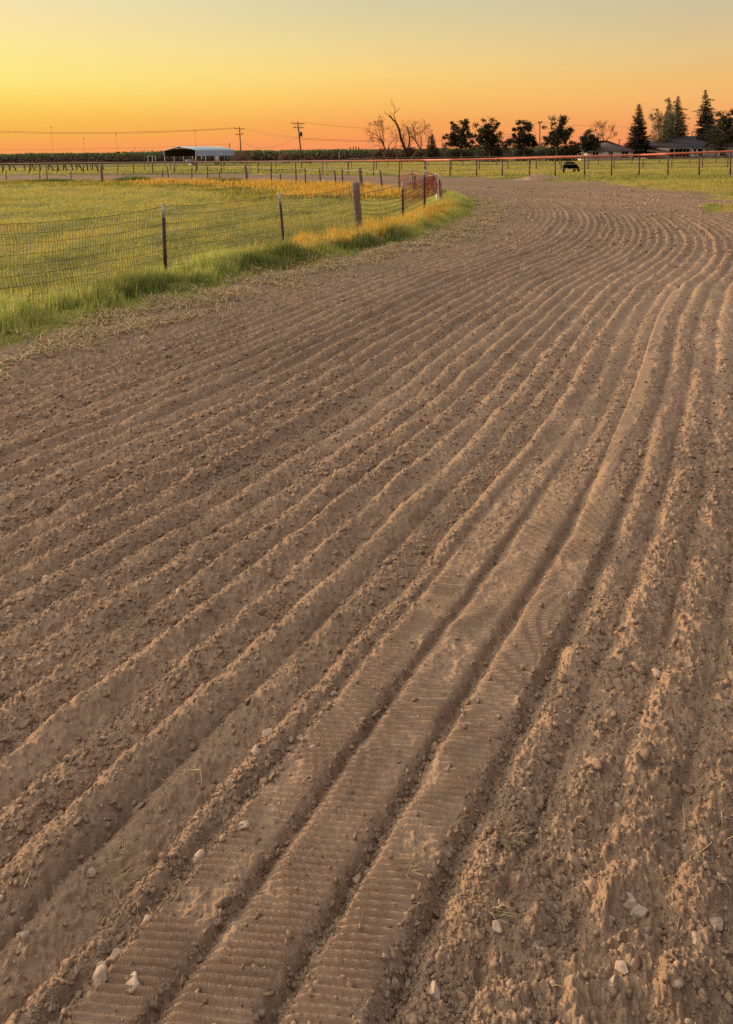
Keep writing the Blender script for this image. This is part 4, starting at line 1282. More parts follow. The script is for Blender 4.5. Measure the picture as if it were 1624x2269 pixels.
def broadleaf(label, px, base_y, x0, x1, ytop, ybot, seed, nclump=34, per=95, base=(0.030, 0.028, 0.014), lobes=(), name="leafy_tree", droop=0.25, dens=1.0, group=None, trunk_r=0.26):
    global RNG
    RNG = np.random.default_rng(seed); random.seed(seed)
    b = far(px, base_y); Y = b[1]; m = Y / F_PX
    w = (x1 - x0) * m / 2; cxm = at((x0 + x1) / 2, ytop, Y)[0]; zt = at(px, ytop, Y)[2]; zb = at(px, ybot, Y)[2]
    o = thing(name, label, "tree", b, group)
    cl = []
    nclump = int(nclump * 1.3)
    org = np.array((cxm, Y, zb + (zt - zb) * 0.12)); nl = max(9, nclump // 3)
    for k in range(nl):
        a = k * 2.399 + RNG.uniform(-.4, .4); e = math.acos(1 - (k + 0.5) / nl * 1.12); reach = RNG.uniform(0.78, 1.06)
        end = np.array((math.cos(a) * math.sin(e) * w * 1.16, math.sin(a) * math.sin(e) * w * 0.9, max(math.cos(e), -0.12) * (zt - zb) * 0.86)) * reach
        for u in (0.42, 0.62, 0.8, 0.98):
            cl.append(org + end * u + np.array((0, 0, (zt - zb) * 0.12 * math.sin(u * 2.2))) + RNG.normal(size=3) * 0.30)
    for lx, ly, n_ in lobes:
        for _ in range(n_):
            c = at(lx, ly, Y + RNG.normal() * w * 0.3); cl.append(c + RNG.normal(size=3) * 0.35)
    cl = np.array(cl)
    tk = MB()
    fork = b + np.array((0.1, 0, max(1.0, (zb - b[2]) * 0.7)))
    tk.tube(np.array([b - np.array((0, 0, .2)), b + (fork - b) * 0.5 + np.array((0.08, 0, 0)), fork]), [trunk_r, trunk_r * 0.8, trunk_r * 0.72], 8)
    top = np.array((cxm, Y, zb + (zt - zb) * 0.75))
    tk.tube(np.array([fork, fork + (top - fork) * 0.35 + np.array((0.15, 0.1, 0)), fork + (top - fork) * 0.7 - np.array((0.1, 0, 0)), top]), [trunk_r * 0.65, trunk_r * 0.5, trunk_r * .3, 0.04], 6, cap=False)
    for c in cl:
        q = np.clip((c[2] - fork[2]) / max(0.5, top[2] - fork[2]) * 0.65, 0.0, 0.9)
        s_ = fork + (top - fork) * q; md = (s_ + c) / 2 + np.array((0, 0, 0.15)) + RNG.normal(size=3) * 0.1
        tk.tube(np.array([s_, md, c]), [trunk_r * 0.3, trunk_r * 0.16, 0.02], 4, cap=False)
    part(tk, "trunk", M['bark'], o)
    lf = MB()
    for c in cl:
        n_ = int(per * dens * RNG.uniform(0.5, 1.4)); rad = RNG.uniform(0.38, 0.88) * (w / 3.0) ** 0.5
        uq = RNG.normal(size=(n_, 3)); uq /= np.linalg.norm(uq, axis=1)[:, None]
        P = c + uq * (RNG.random(n_) ** 0.45)[:, None] * np.array((rad, rad, rad * 0.72)) * (1 + 0.25 * RNG.normal(size=(n_, 1)))
        P[:, 2] -= droop * np.abs(RNG.normal(size=n_)) * rad * 1.2
        cards(lf, P, RNG.uniform(0.08, 0.21, n_), leafcol(n_, np.array(base) * RNG.uniform(0.7, 1.4), 0.3, 0.15))
    part(lf, "crown", M['leaf'], o)
    return o


grpT = "dark leafy trees behind the meadow"
broadleaf("dense dark leafy tree leaning left, first of the row beyond the meadow", 1021, 358.5, 989, 1051, 264, 334, 31, nclump=46, group=grpT, lobes=((1030, 272, 4), (1003, 300, 4), (996, 318, 4)))
broadleaf("broad dark leafy tree with a ragged flat top, second of the row", 1084, 358.5, 1054, 1112, 264, 336, 32, nclump=42, group=grpT, lobes=((1100, 274, 3), (1072, 284, 3), (1060, 304, 3)))
broadleaf("spreading dark tree with a low left lobe, just left of the slim pole", 1160, 358, 1130, 1186, 266, 332, 33, nclump=36, group=grpT, lobes=((1118, 318, 6), (1128, 312, 4), (1180, 300, 4), (1183, 318, 3)))
broadleaf("open dark tree with sky gaps and drooping twigs, right of the slim pole", 1232, 358, 1208, 1268, 262, 330, 34, nclump=33, group=grpT, lobes=((1244, 270, 4), (1212, 312, 4), (1262, 296, 3)))
broadleaf("small dense dark tree in front of the brown roofed house", 1303, 356, 1284, 1327, 288, 344, 35, nclump=34, group=grpT, trunk_r=0.2)
broadleaf("tall open crowned tree at the right end behind the long house", 1606, 351, 1578, 1652, 236, 330, 36, nclump=60, per=85, base=(0.030, 0.030, 0.016), group=grpT)
broadleaf("grey green tree filling the gap in front of the long house at right", 1584, 350, 1556, 1612, 266, 336, 46, nclump=34, per=75, base=(0.034, 0.032, 0.018), group=grpT)
RNG = np.random.default_rng(99)


def shrub(label, x0, x1, ytop, base_y, base, seed, n=1400, size=(0.10, 0.26), name="shrub", material='leaf', twigs=18, stick=(0.10, 0.06, 0.04), group=None):
    global RNG
    RNG = np.random.default_rng(seed); random.seed(seed)
    b = far((x0 + x1) / 2, base_y); Y = b[1]; m = Y / F_PX
    w = (x1 - x0) * m / 2; zt = at((x0 + x1) / 2, ytop, Y)[2]
    o = thing(name, label, "shrub", b, group)
    tw = MB()
    for k in range(twigs):
        branch(tw, b + np.array((RNG.uniform(-.6, .6) * w, RNG.uniform(-.3, .3) * w, 0)), rdir((0, 0, 1), 0.35), zt * 0.5, 0.045, 2, 0.35, 0.1, 3, (2, 3), 0.65)
    part(tw, "stems", M['bare'], o)
    lf = MB(); cc = []
    for k in range(16):
        a = RNG.uniform(-1, 1); h = zt * (1 - 0.45 * abs(a) ** 2.5) * RNG.uniform(0.25, 0.9)
        c = np.array((b[0] + a * w * 0.88, Y + RNG.normal() * w * 0.25, h)); nn = n // 16
        P = c + RNG.normal(size=(nn, 3)) * np.array((w * 0.17 + .12, w * 0.17 + .12, zt * 0.14)); P[:, 2] = np.abs(P[:, 2]); P[:, 2] = np.minimum(P[:, 2], zt * 1.05)
        cards(lf, P, RNG.uniform(*size, nn), leafcol(nn, np.array(base) * 1.6 * RNG.uniform(0.75, 1.3), 0.25, 0.2))
    part(lf, "foliage", M['leaf'], o)
    return o


gs = "shrubs along the far edge of the meadow"
BRUSH = [(824, 862, 331, (0.085, 0.050, 0.030)), (852, 893, 330, (0.075, 0.042, 0.026)), (885, 925, 329, (0.060, 0.036, 0.024)), (918, 950, 332, (0.075, 0.046, 0.028)), (946, 986, 333, (0.080, 0.052, 0.030))]
BL = ["russet brush at the left end under the bare trees", "russet brush below the leaning bare branch left of the dead trunk", "dark brown brush around the foot of the dead tree", "brown brush between the dead tree and the small evergreen", "brown brush right of the small evergreen, left of the leafy row"]
for k, ((a, b_, t_, c), lab) in enumerate(zip(BRUSH, BL)):
    shrub(lab, a, b_, t_, 357.5, c, 50 + k, n=1700, group=gs)
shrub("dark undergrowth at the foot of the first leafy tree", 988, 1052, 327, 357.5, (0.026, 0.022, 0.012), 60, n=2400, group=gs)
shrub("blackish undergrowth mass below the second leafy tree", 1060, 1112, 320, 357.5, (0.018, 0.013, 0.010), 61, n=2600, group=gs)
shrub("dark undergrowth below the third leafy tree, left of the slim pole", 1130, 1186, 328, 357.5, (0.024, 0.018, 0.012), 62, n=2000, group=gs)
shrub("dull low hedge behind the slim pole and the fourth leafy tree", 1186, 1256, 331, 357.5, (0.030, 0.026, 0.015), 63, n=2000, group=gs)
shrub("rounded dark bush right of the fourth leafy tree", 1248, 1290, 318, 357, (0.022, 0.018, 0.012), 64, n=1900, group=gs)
shrub("rust red leafed shrub left of the dark conifer", 1380, 1412, 318, 351, (0.20, 0.050, 0.030), 65, n=2400, group=gs)
shrub("low reddish shrub right of the dark conifer", 1432, 1454, 335, 351, (0.16, 0.05, 0.03), 66, n=700, group=gs)
shrub("thin pinkish brush right of the metal shed", 514, 560, 336, 361, (0.12, 0.070, 0.045), 67, n=600, group=gs)
shrub("pinkish bare bush left of the transformer pole", 620, 642, 336, 362, (0.12, 0.065, 0.045), 68, n=420, group=gs)
shrub("low pinkish bush just right of the transformer pole", 672, 694, 345, 362, (0.11, 0.060, 0.042), 69, n=300, group=gs)
shrub("straw coloured weeds under the second leafy tree", 1058, 1124, 350, 359, (0.16, 0.10, 0.06), 70, n=1200, group=gs)
RNG = np.random.default_rng(123); random.seed(123)


def conifer(label, px, base_y, ytop, x0, x1, seed, base=(0.016, 0.016, 0.010), ybot=None, gaps=0.12, lowfull=1.0, long_limbs=(), group="tall conifers by the houses"):
    global RNG
    RNG = np.random.default_rng(seed); random.seed(seed)
    b = far(px, base_y); Y = b[1]; m = Y / F_PX
    top = at(px, ytop, Y); H = top[2]; zb = at(px, ybot, Y)[2] if ybot else 0.6
    wl = (px - x0) * m; wr = (x1 - px) * m
    o = thing("conifer", label, "tree", b, group)
    tk = MB(); tk.tube(np.array([b, b + (top - b) * 0.5, top]), [0.32, 0.2, 0.03], 8); part(tk, "trunk", M['bark'], o)
    lf = MB(); z = zb
    P, S = [], []
    while z < H - 0.05:
        q = (z - zb) / (H - zb)
        rad = 1.18 * (1 - q) ** 0.8
        nb = max(3, int(9 * (1 - q) + 3))
        a0 = RNG.uniform(0, 6.28)
        for k in range(nb):
            if RNG.random() < gaps:
                continue
            a = a0 + k * 2 * PI / nb + RNG.normal() * 0.2
            L = (wr if math.cos(a) > 0 else wl) * rad * RNG.uniform(0.62, 1.12) + 0.08
            n_ = int(6 + 24 * L)
            u = RNG.random(n_) ** 0.62 * L
            p = np.c_[top[0] + (b[0] - top[0]) * (1 - z / H) + np.cos(a) * u, Y + np.sin(a) * u * 1.0, z - 0.16 * u + 0.22 * (u / L) ** 2 + RNG.normal(size=n_) * 0.07]
            p[:, :2] += RNG.normal(size=(n_, 2)) * 0.12 * (1 + 0.3 * u)[:, None]
            P.append(p); S.append(RNG.uniform(0.10, 0.25, n_) * (0.6 + 0.5 * rad))
        z += 0.16 + 0.16 * (1 - q) + 0.05 * RNG.random()
    for (lx, ly) in long_limbs:
        e = at(lx, ly, Y); s_ = np.array((b[0], Y, e[2] + 0.2)); n_ = 90; u = RNG.random(n_)
        P.append(s_ + (e - s_) * u[:, None] + RNG.normal(size=(n_, 3)) * np.array((0.15, 0.15, 0.14)) * (1.1 - 0.6 * u)[:, None]); S.append(RNG.uniform(0.08, 0.17, n_))
    P = np.concatenate(P); S = np.concatenate(S)
    cards(lf, P, S, leafcol(len(P), base, 0.3, 0.12), aspect=0.4)
    part(lf, "crown", M['leaf'], o)


conifer("dense dark conifer standing alone left of the pale birches", 1416, 351.5, 230, 1385, 1440, 71, base=(0.016, 0.012, 0.009), gaps=0.05)
conifer("narrow conifer behind the birches, left of the taller twin", 1483, 349.5, 222, 1462, 1500, 72, base=(0.020, 0.020, 0.012), gaps=0.12)
conifer("tall conifer behind the birches with long limbs reaching right", 1502, 349.5, 213, 1478, 1528, 73, base=(0.020, 0.020, 0.012), gaps=0.2, long_limbs=((1524, 243), (1530, 263), (1523, 278), (1519, 290), (1521, 255)))
conifer("tallest conifer, growing in front of the long house roof", 1563, 349, 199, 1538, 1592, 74, base=(0.024, 0.023, 0.013), ybot=326, gaps=0.18, long_limbs=((1534, 247), (1538, 262), (1586, 243), (1583, 222)))


# pale birches
def birch(label, px, base_y, x0, x1, ytop, seed, trunks, base=(0.16, 0.125, 0.055), n=2600):
    global RNG
    RNG = np.random.default_rng(seed); random.seed(seed)
    b = far(px, base_y); Y = b[1]; m = Y / F_PX
    o = thing("birch_tree", label, "tree", b, "pale birches in front of the long house")
    tk = MB(); tips = []
    for (bx, tx, ty) in trunks:
        B = at(bx, base_y, Y); B[2] = -0.1; T = at(tx, ty, Y + RNG.normal() * 0.4)
        md = (B + T) / 2 + RNG.normal(size=3) * np.array((0.12, 0.12, 0))
        tk.tube(np.array([B, md, T]), [0.14, 0.09, 0.03], 7)
        for k in range(9):
            u = RNG.uniform(0.35, 1.0); branch(tk, B + (T - B) * u, rdir((RNG.choice([-1, 1]) * 0.5, 0, 0.9), 0.3), 1.3, 0.035, 2, 0.4, 0.05, 4, (2, 3), 0.7, tips=tips)
    part(tk, "trunk", M['pale_bark'], o)
    lf = MB(); w = (x1 - x0) * m / 2; zt = at(px, ytop, Y)[2]; zb = at(px, 336, Y)[2]; cx = at((x0 + x1) / 2, 300, Y)[0]
    nc = 40; P = []
    for k in range(nc):
        a = RNG.uniform(-1, 1); hz = zb + (zt - zb) * RNG.random() ** 1.5 * (1 - 0.45 * abs(a) ** 2); nn = n // nc
        P.append(np.array((cx + a * w * 0.85, Y + RNG.normal() * 0.8, hz)) + RNG.normal(size=(nn, 3)) * np.array((0.35, 0.35, 0.55)))
    P = np.concatenate(P)
    P = np.concatenate([P, np.array(tips)[RNG.integers(0, len(tips), n // 3)] + RNG.normal(size=(n // 3, 3)) * 0.15])
    cards(lf, P, RNG.uniform(0.07, 0.21, len(P)), leafcol(len(P), base, 0.3, 0.3)); part(lf, "crown", M['leaf'], o)


birch("slender pale birch with thin leaves, leftmost of the pair before the long house", 1464, 350.5, 1438, 1488, 256, 81, [(1461, 1449, 272), (1466, 1455, 262), (1468, 1468, 258)], n=3600)
birch("fuller olive leafed birch pair with white trunks before the long house", 1482, 350, 1462, 1518, 250, 82, [(1478, 1470, 262), (1480, 1484, 240), (1488, 1497, 244)], base=(0.125, 0.105, 0.045), n=7000)


# bare trees
def bare_tree(label, px, base_y, main, r0, seed, twig_depth=4, extra=(), material='bare', name="bare_tree", L0=1.8):
    global RNG
    RNG = np.random.default_rng(seed); random.seed(seed)
    b = far(px, base_y); Y = b[1]
    o = thing(name, label, "tree", b, "leafless trees beyond the meadow")
    tk = MB(); tw = MB()
    for pts_, ra, rb, twd, nt in main:
        P = []
        off = RNG.normal() * 0.5
        for k, (x, y) in enumerate(pts_):
            q = at(x, y, Y + off * k * 0.5); P.append(q)
        P = np.array(P)
        if pts_[0][1] > 345:
            P[0, 2] = -0.15
        # fill in, with small crookedness
        u = np.linspace(0, len(P) - 1, (len(P) - 1) * 4 + 1); Q = np.stack([np.interp(u, np.arange(len(P)), P[:, c]) for c in range(3)], 1)
        Q[1:-1] = 0.5 * Q[1:-1] + 0.25 * (Q[:-2] + Q[2:]); Q[1:-1] += RNG.normal(size=(len(Q) - 2, 3)) * 0.05
        tk.tube(Q, np.linspace(ra, rb, len(Q)), 7)
        for k in range(nt):
            i = RNG.integers(len(Q) // 3, len(Q)); d = Q[min(i, len(Q) - 1)] - Q[max(0, i - 1)]
            d = d / (np.linalg.norm(d) + 1e-6)
            branch(tw, Q[i], rdir(d + np.array((0, 0, 0.15)), 0.55), L0 * random.uniform(0.6, 1.2), max(0.03, rb * 0.6), twd, 0.42, 0.06, 4, (2, 3), 0.7, minr=0.018)
    part(tk, "trunk", M['bark'] if material == 'bark' else M['bare'], o, smooth=True)
    part(tw, "twigs", M['bare'], o)


bare_tree("fan shaped leafless tree, leftmost of the bare clump", 857, 357.5, [
    ([(857, 357), (855, 335), (848, 318), (838, 303), (826, 293)], 0.26, 0.07, 4, 6),
    ([(849, 319), (843, 300), (836, 282)], 0.13, 0.05, 4, 7), ([(851, 324), (850, 305), (846, 285)], 0.14, 0.05, 4, 6), ([(846, 312), (832, 306), (819, 304)], 0.09, 0.04, 3, 3),
    ([(848, 327), (838, 322), (822, 326)], 0.09, 0.04, 3, 3), ([(857, 335), (864, 318), (876, 308), (879, 295)], 0.12, 0.05, 3, 5)], 0.3, 91, L0=1.5)
bare_tree("tall dead tree with a leaning broken limb, centre of the bare clump", 901, 357.5, [
    ([(901, 357), (900, 338), (896, 326), (889, 310), (886, 295), (882, 281), (876, 270), (869, 264), (862, 255)], 0.50, 0.10, 1, 4),
    ([(872, 266), (864, 256), (857, 252), (850, 252)], 0.09, 0.03, 1, 2), ([(876, 270), (872, 254), (876, 246), (874, 236), (869, 229)], 0.11, 0.03, 1, 4), ([(875, 250), (882, 244), (885, 238)], 0.05, 0.02, 1, 1),
    ([(901, 338), (907, 320), (908, 305), (903, 286)], 0.30, 0.14, 1, 3), ([(891, 318), (894, 305), (893, 294)], 0.18, 0.10, 1, 1), ([(886, 292), (893, 282), (896, 274)], 0.09, 0.04, 2, 3)], 0.5, 92, material='bark', L0=0.9, name="dead_tree")
bare_tree("wide bare tree with upright twigs right of the dead tree", 934, 357.5, [
    ([(934, 357), (933, 335), (925, 320), (915, 305), (905, 290)], 0.24, 0.06, 4, 7), ([(933, 335), (934, 315), (931, 298)], 0.14, 0.05, 4, 7), ([(936, 345), (946, 328), (952, 312), (949, 300)], 0.15, 0.05, 4, 6),
    ([(930, 328), (921, 312), (918, 295)], 0.10, 0.05, 4, 5)], 0.3, 93, L0=1.5)
bare_tree("low crooked bare tree growing at the foot of the dead tree", 909, 358, [([(907, 357), (918, 340), (926, 332)], 0.16, 0.06, 2, 3), ([(925, 334), (914, 328), (907, 322)], 0.09, 0.04, 2, 3)], 0.2, 94, L0=1.0)
bare_tree("thin bare tree between the fan shaped one and the dead tree", 880, 358, [([(880, 357), (878, 340), (876, 322), (882, 305)], 0.12, 0.05, 3, 7), ([(878, 340), (886, 330), (893, 320)], 0.08, 0.04, 3, 4)], 0.2, 95, L0=1.2)
bare_tree("pale bare tree rising behind the brown roofed house", 1340, 354, [([(1338, 353), (1338, 325), (1336, 305), (1334, 292)], 0.16, 0.05, 4, 8), ([(1338, 325), (1346, 308), (1352, 300)], 0.10, 0.04, 4, 6), ([(1338, 322), (1330, 308), (1326, 298)], 0.09, 0.04, 3, 5)], 0.2, 96, L0=1.4)
bare_tree("small bare treetop showing over the long house roof", 1524, 348, [([(1524, 348), (1524, 320), (1520, 306), (1514, 298)], 0.14, 0.05, 3, 6), ([(1524, 318), (1532, 304), (1535, 299)], 0.10, 0.05, 3, 6)], 0.2, 97, L0=1.2)
conifer("small olive evergreen at the right end of the bare clump", 957, 358, 297, 943, 974, 75, base=(0.050, 0.034, 0.020), gaps=0.2, group="leafless trees beyond the meadow")
RNG = np.random.default_rng(5); random.seed(5)

# far orchard: one mass
mb = MB()
n = 85000
x = RNG.uniform(-190, 110, n); row = RNG.integers(0, 5, n); y = 262 + row * 6 + RNG.normal(size=n) * 1.5 + 0.05 * (x + 40)
tx_ = np.round(x / 5.5) * 5.5; x = tx_ + RNG.normal(size=n) * 1.7
hgt = 3.55 + 0.35 * perlin(x * 0.05, y * 0.05, 400) + 0.35 * perlin(x * 0.3, row * 3.0, 401)
u = RNG.random(n) ** 0.6
z = 1.0 + (hgt - 1.0) * u
c = np.where((u > 0.55)[:, None], leafcol(n, (0.15, 0.18, 0.06), 0.3, 0.1), leafcol(n, (0.22, 0.15, 0.09), 0.3, 0.1))
cards(mb, np.c_[x, y, z], RNG.uniform(0.2, 0.5, n), c)
for k in range(330):
    xx = -190 + k * 0.91; yy = 262 + 0.05 * (xx + 40) + RNG.uniform(-1, 6)
    mb.tube(np.array([(xx, yy, -0.3), (xx + RNG.normal() * .3, yy, 1.0), (xx + RNG.normal() * 0.8, yy, 2.6)]), [0.16, 0.12, 0.05], 5, np.array((0.06, 0.042, 0.03)))
n = 30000
x = RNG.uniform(-190, 110, n); cards(mb, np.c_[x, 266 + RNG.normal(size=n) * 3, RNG.uniform(0, 1.6, n)], RNG.uniform(0.2, 0.5, n), leafcol(n, (0.15, 0.10, 0.062), 0.3, 0.1))
tag(mb.build("orchard", M['leaf']), "long even orchard hedge along the horizon", "orchard", kind="stuff")
# trees that stand above it
for k, (px, yt, w_, lab) in enumerate(((92, 336, 14, "rounded treetop above the orchard at far left"), (295, 329, 12, "small treetop above the orchard left of the shed, first of two clumps"), (317, 327, 16, "wider treetop above the orchard nearest the shed"), (336, 332, 6, "narrow spire of a tree beside the shed roof"))):
    broadleaf(lab, px, 353.2, px - w_, px + w_, yt, 347, 140 + k, nclump=14, per=70, base=(0.032, 0.044, 0.018), name="far_tree", group="treetops above the orchard", trunk_r=0.25)
for k, (px, yt) in enumerate(((775.5, 326), (783.5, 325), (789, 324), (795, 325.5))):
    B = at(px, 340, 300); B[2] = -0.12; T = at(px, yt, 300)
    o = thing("cypress_tree", ("leftmost thin cypress spike above the orchard", "second thin cypress spike above the orchard", "tallest thin cypress spike above the orchard", "last cypress spike, nearest the bare trees")[k], "tree", B, "cypress spikes above the orchard")
    mb = MB(); mb.tube(np.array([B, T * np.array((1, 1, 0.6))]), 0.12, 5); part(mb, "trunk", M['bark'], o)
    mb = MB(); nn = 260; q = RNG.random(nn); rr_ = 0.38 * (1 - q) + 0.05; a = RNG.uniform(0, 6.28, nn)
    cards(mb, np.c_[B[0] + np.cos(a) * rr_, B[1] + np.sin(a) * rr_, 1 + (T[2] - 1) * q], RNG.uniform(0.1, 0.25, nn), leafcol(nn, (0.03, 0.036, 0.016))); part(mb, "crown", M['leaf'], o)
for k, (px, yt) in enumerate(((262, 337), (275, 337))):
    B = at(px, 345, 330); B[2] = -0.12; T = at(px, yt, 330)
    o = thing("palm_tree", ("small distant palm over the orchard, left of two", "small distant palm over the orchard, right of two with the wider crown")[k], "tree", B, "distant palms above the orchard")
    mb = MB(); mb.tube(np.array([B, T]), [0.2, 0.13], 6); part(mb, "trunk", M['bark'], o)
    mb = MB(); rad = 1.0 + 0.5 * k
    for j in range(13):
        a = j * 2 * PI / 13; uu = np.linspace(0, 1, 5)
        P = np.stack([T[0] + np.cos(a) * uu * rad, T[1] + np.sin(a) * uu * rad, T[2] + 0.5 * uu - 1.2 * uu ** 2 + 0.25 * math.sin(j * 2.3) * uu], 1); mb.tube(P, [0.05, 0.13, 0.13, 0.09, 0.02], 4, np.array((0.03, 0.035, 0.016)))
    part(mb, "fronds", M['leaf'], o)

# ------------------------------------------------------------------ houses
def hip_roof(mb, x0, x1, y0, y1, ze_, zr, over=0.45, ridge_in=None):
    x0 -= over; x1 += over; y0 -= over; y1 += over
    ri = (y1 - y0) / 2 if ridge_in is None else ridge_in; ym = (y0 + y1) / 2
    v = [(x0, y0, ze_), (x1, y0, ze_), (x1, y1, ze_), (x0, y1, ze_), (x0 + ri, ym, zr), (x1 - ri, ym, zr),
         (x0, y0, ze_ - .14), (x1, y0, ze_ - .14), (x1, y1, ze_ - .14), (x0, y1, ze_ - .14)]
    mb.add(v, [(1, 2, 5), (3, 0, 4)], [(0, 1, 5, 4), (2, 3, 4, 5), (0, 6, 7, 1), (1, 7, 8, 2), (2, 8, 9, 3), (3, 9, 6, 0), (6, 9, 8, 7)])


def house_window(parent, x, y, z, w, h, bars=1):
    mb = MB(); t = 0.09
    for sx in (-1, 1):
        mb.box((x + sx * (w / 2 + t / 2), y, z), (t, 0.14, h + 2 * t))
    for sz in (-1, 1):
        mb.box((x, y, z + sz * (h / 2 + t / 2)), (w, 0.14, t))
    for k in range(bars):
        mb.box((x - w / 2 + w * (k + 1) / (bars + 1), y - 0.01, z), (0.06, 0.10, h))
    f = part(mb, "window", M['white'], parent)
    mb = MB(); mb.box((x, y + 0.03, z), (w, 0.03, h)); part(mb, "pane", M['glass'], f)


hb = far(1353, 355.5); HY = hb[1]; hm = HY / F_PX


def hx(px):
    return at(px, 340, HY)[0]


def hz(py, px=1353):
    return at(px, py, HY)[2]


h1 = thing("house", "small pale house with a brown hip roof behind the little dark tree", "house", hb)
xa, xb = hx(1306), hx(1402); we = hz(335.5); zr = hz(310.5)
mb = MB(); mb.box(((xa + xb) / 2, HY + 5, we / 2 - 0.1), (xb - xa, 10, we + 0.2)); part(mb, "walls", M['stucco'], h1)
mb = MB(); hip_roof(mb, xa, xb, HY, HY + 10, we + 0.04, zr); rf = part(mb, "roof", M['shingle2'], h1)
mb = MB(); vx = hx(1391); mb.tube(np.array([(vx, HY + 5, zr - 1), (vx, HY + 5, zr + 0.1)]), 0.09, 6); mb.box((vx, HY + 5, zr + 0.12), (1.0, 0.1, 0.08)); part(mb, "antenna", M['steel'], rf)
house_window(h1, hx(1319), HY - 0.06, hz(342.5), 1.1, 0.95)
house_window(h1, hx(1353), HY - 0.06, hz(341), 0.75, 0.6)
house_window(h1, hx(1384), HY - 0.06, hz(343.5), 1.25, 1.3)

hb = far(1560, 349.5); HY = hb[1]
h2 = thing("house", "long pale house with a wide dark shingle roof behind the conifers at right", "house", hb)
xa, xb = hx(1440), hx(1680); we = hz(326, 1560); zr = hz(304, 1530)
mb = MB(); mb.box(((xa + xb) / 2, HY + 7, we / 2 - 0.1), (xb - xa, 14, we + 0.2)); part(mb, "walls", M['stucco'], h2)
mb = MB(); hip_roof(mb, xa, xb, HY, HY + 14, we + 0.04, zr + 0.4, over=1.6); part(mb, "roof", M['shingle'], h2)
for px, w_, bars in ((1488, 0.9, 0), (1507, 2.4, 2), (1520, 1.4, 1), (1547, 2.9, 2), (1562, 0.9, 0), (1600, 2.0, 1)):
    house_window(h2, hx(px), HY - 0.06, we * 0.5, w_, we * 0.72, bars)
mb = MB(); gxm = hx(1575); mb.box((gxm, HY - 0.05, we * 0.45), (3.6, 0.08, we * 0.85))
for k in range(4):
    mb.box((gxm, HY - 0.1, we * (0.12 + 0.22 * k)), (3.6, 0.03, 0.03))
part(mb, "garage_door", M['white'], h2)
for px in (1531, 1540, 1555, 1589):
    mb = MB(); mb.box((hx(px), HY - 0.9, we / 2 - 0.05), (0.32, 0.32, we - 0.06)); part(mb, "porch_post", M['white'], h2)
# pale boulders edging the yard of the long house
BO = [(1536, 346, 1.2, "big pale boulder at the left end of the yard edge, nearest a fence post"), (1545, 345.6, 0.8, "second pale boulder from the left on the yard edge"), (1551, 346.2, 0.6, "small pale boulder in the middle of the yard edge"), (1566, 345.4, 0.6, "grey boulder right of the middle on the yard edge"), (1575, 345, 0.8, "wide grey boulder fourth along the yard edge"), (1587, 344.6, 0.9, "long grey boulder near the right end of the yard edge"), (1600, 344.4, 0.8, "last grey boulder before the picture's right fence post")]
for px, py, s_, lab in BO:
    g = at(px, py, 172.0); v = ICO3_V * (1 + 0.10 * RNG.normal(size=(len(ICO3_V), 1)) * 0.4) * np.array((1.2, 0.8, 0.75)) * s_ * 0.62
    mb = MB(); mb.add(v, ICO3_F, None, np.tile(np.array((0.34, 0.27, 0.24)), (len(v), 1)))
    o = mb.build("boulder", M['stone']); o.location = (g[0], 172.0, 0.62 * 0.4 * s_ - 0.15); tag(o, lab, "boulder", "pale boulders edging the yard")

# ------------------------------------------------------------------ cow
cb = base_at(1266, 383.4); m_ = cb[1] / F_PX
cow = thing("cow", "black cow grazing with its head down behind the red railed fence", "cow", cb)
Lc = 36.0 * m_; hc = 24.5 * m_
x0c = at(1247, 380, cb[1])[0]


def cpt(u, h, side=0.0):
    return (x0c + u * Lc, cb[1] + side * Lc, cb[2] + h * hc)


sk = [  # name: point, radius(x) fraction of Lc
    ('pelvis', cpt(0.10, 0.75), 0.150), ('rump', cpt(0.03, 0.79), 0.115), ('loin', cpt(0.28, 0.71), 0.162), ('belly', cpt(0.48, 0.675), 0.168), ('chest', cpt(0.66, 0.69), 0.165), ('shoulder', cpt(0.78, 0.69), 0.135),
    ('neck', cpt(0.87, 0.52), 0.092), ('poll', cpt(0.95, 0.34), 0.070), ('face', cpt(0.985, 0.20), 0.056), ('muzzle', cpt(0.995, 0.10), 0.046)]
idx = {k: i for i, (k, _, _) in enumerate(sk)}
vs = [p for _, p, _ in sk]; rs = [r_ for _, _, r_ in sk]
es = [('pelvis', 'rump'), ('pelvis', 'loin'), ('loin', 'belly'), ('belly', 'chest'), ('chest', 'shoulder'), ('shoulder', 'neck'), ('neck', 'poll'), ('poll', 'face'), ('face', 'muzzle')]
es = [(idx[a], idx[b]) for a, b in es]


def limb(root, pts_, rad):
    prev = idx[root]
    for p, r_ in zip(pts_, rad):
        vs.append(p); rs.append(r_); es.append((prev, len(vs) - 1)); prev = len(vs) - 1


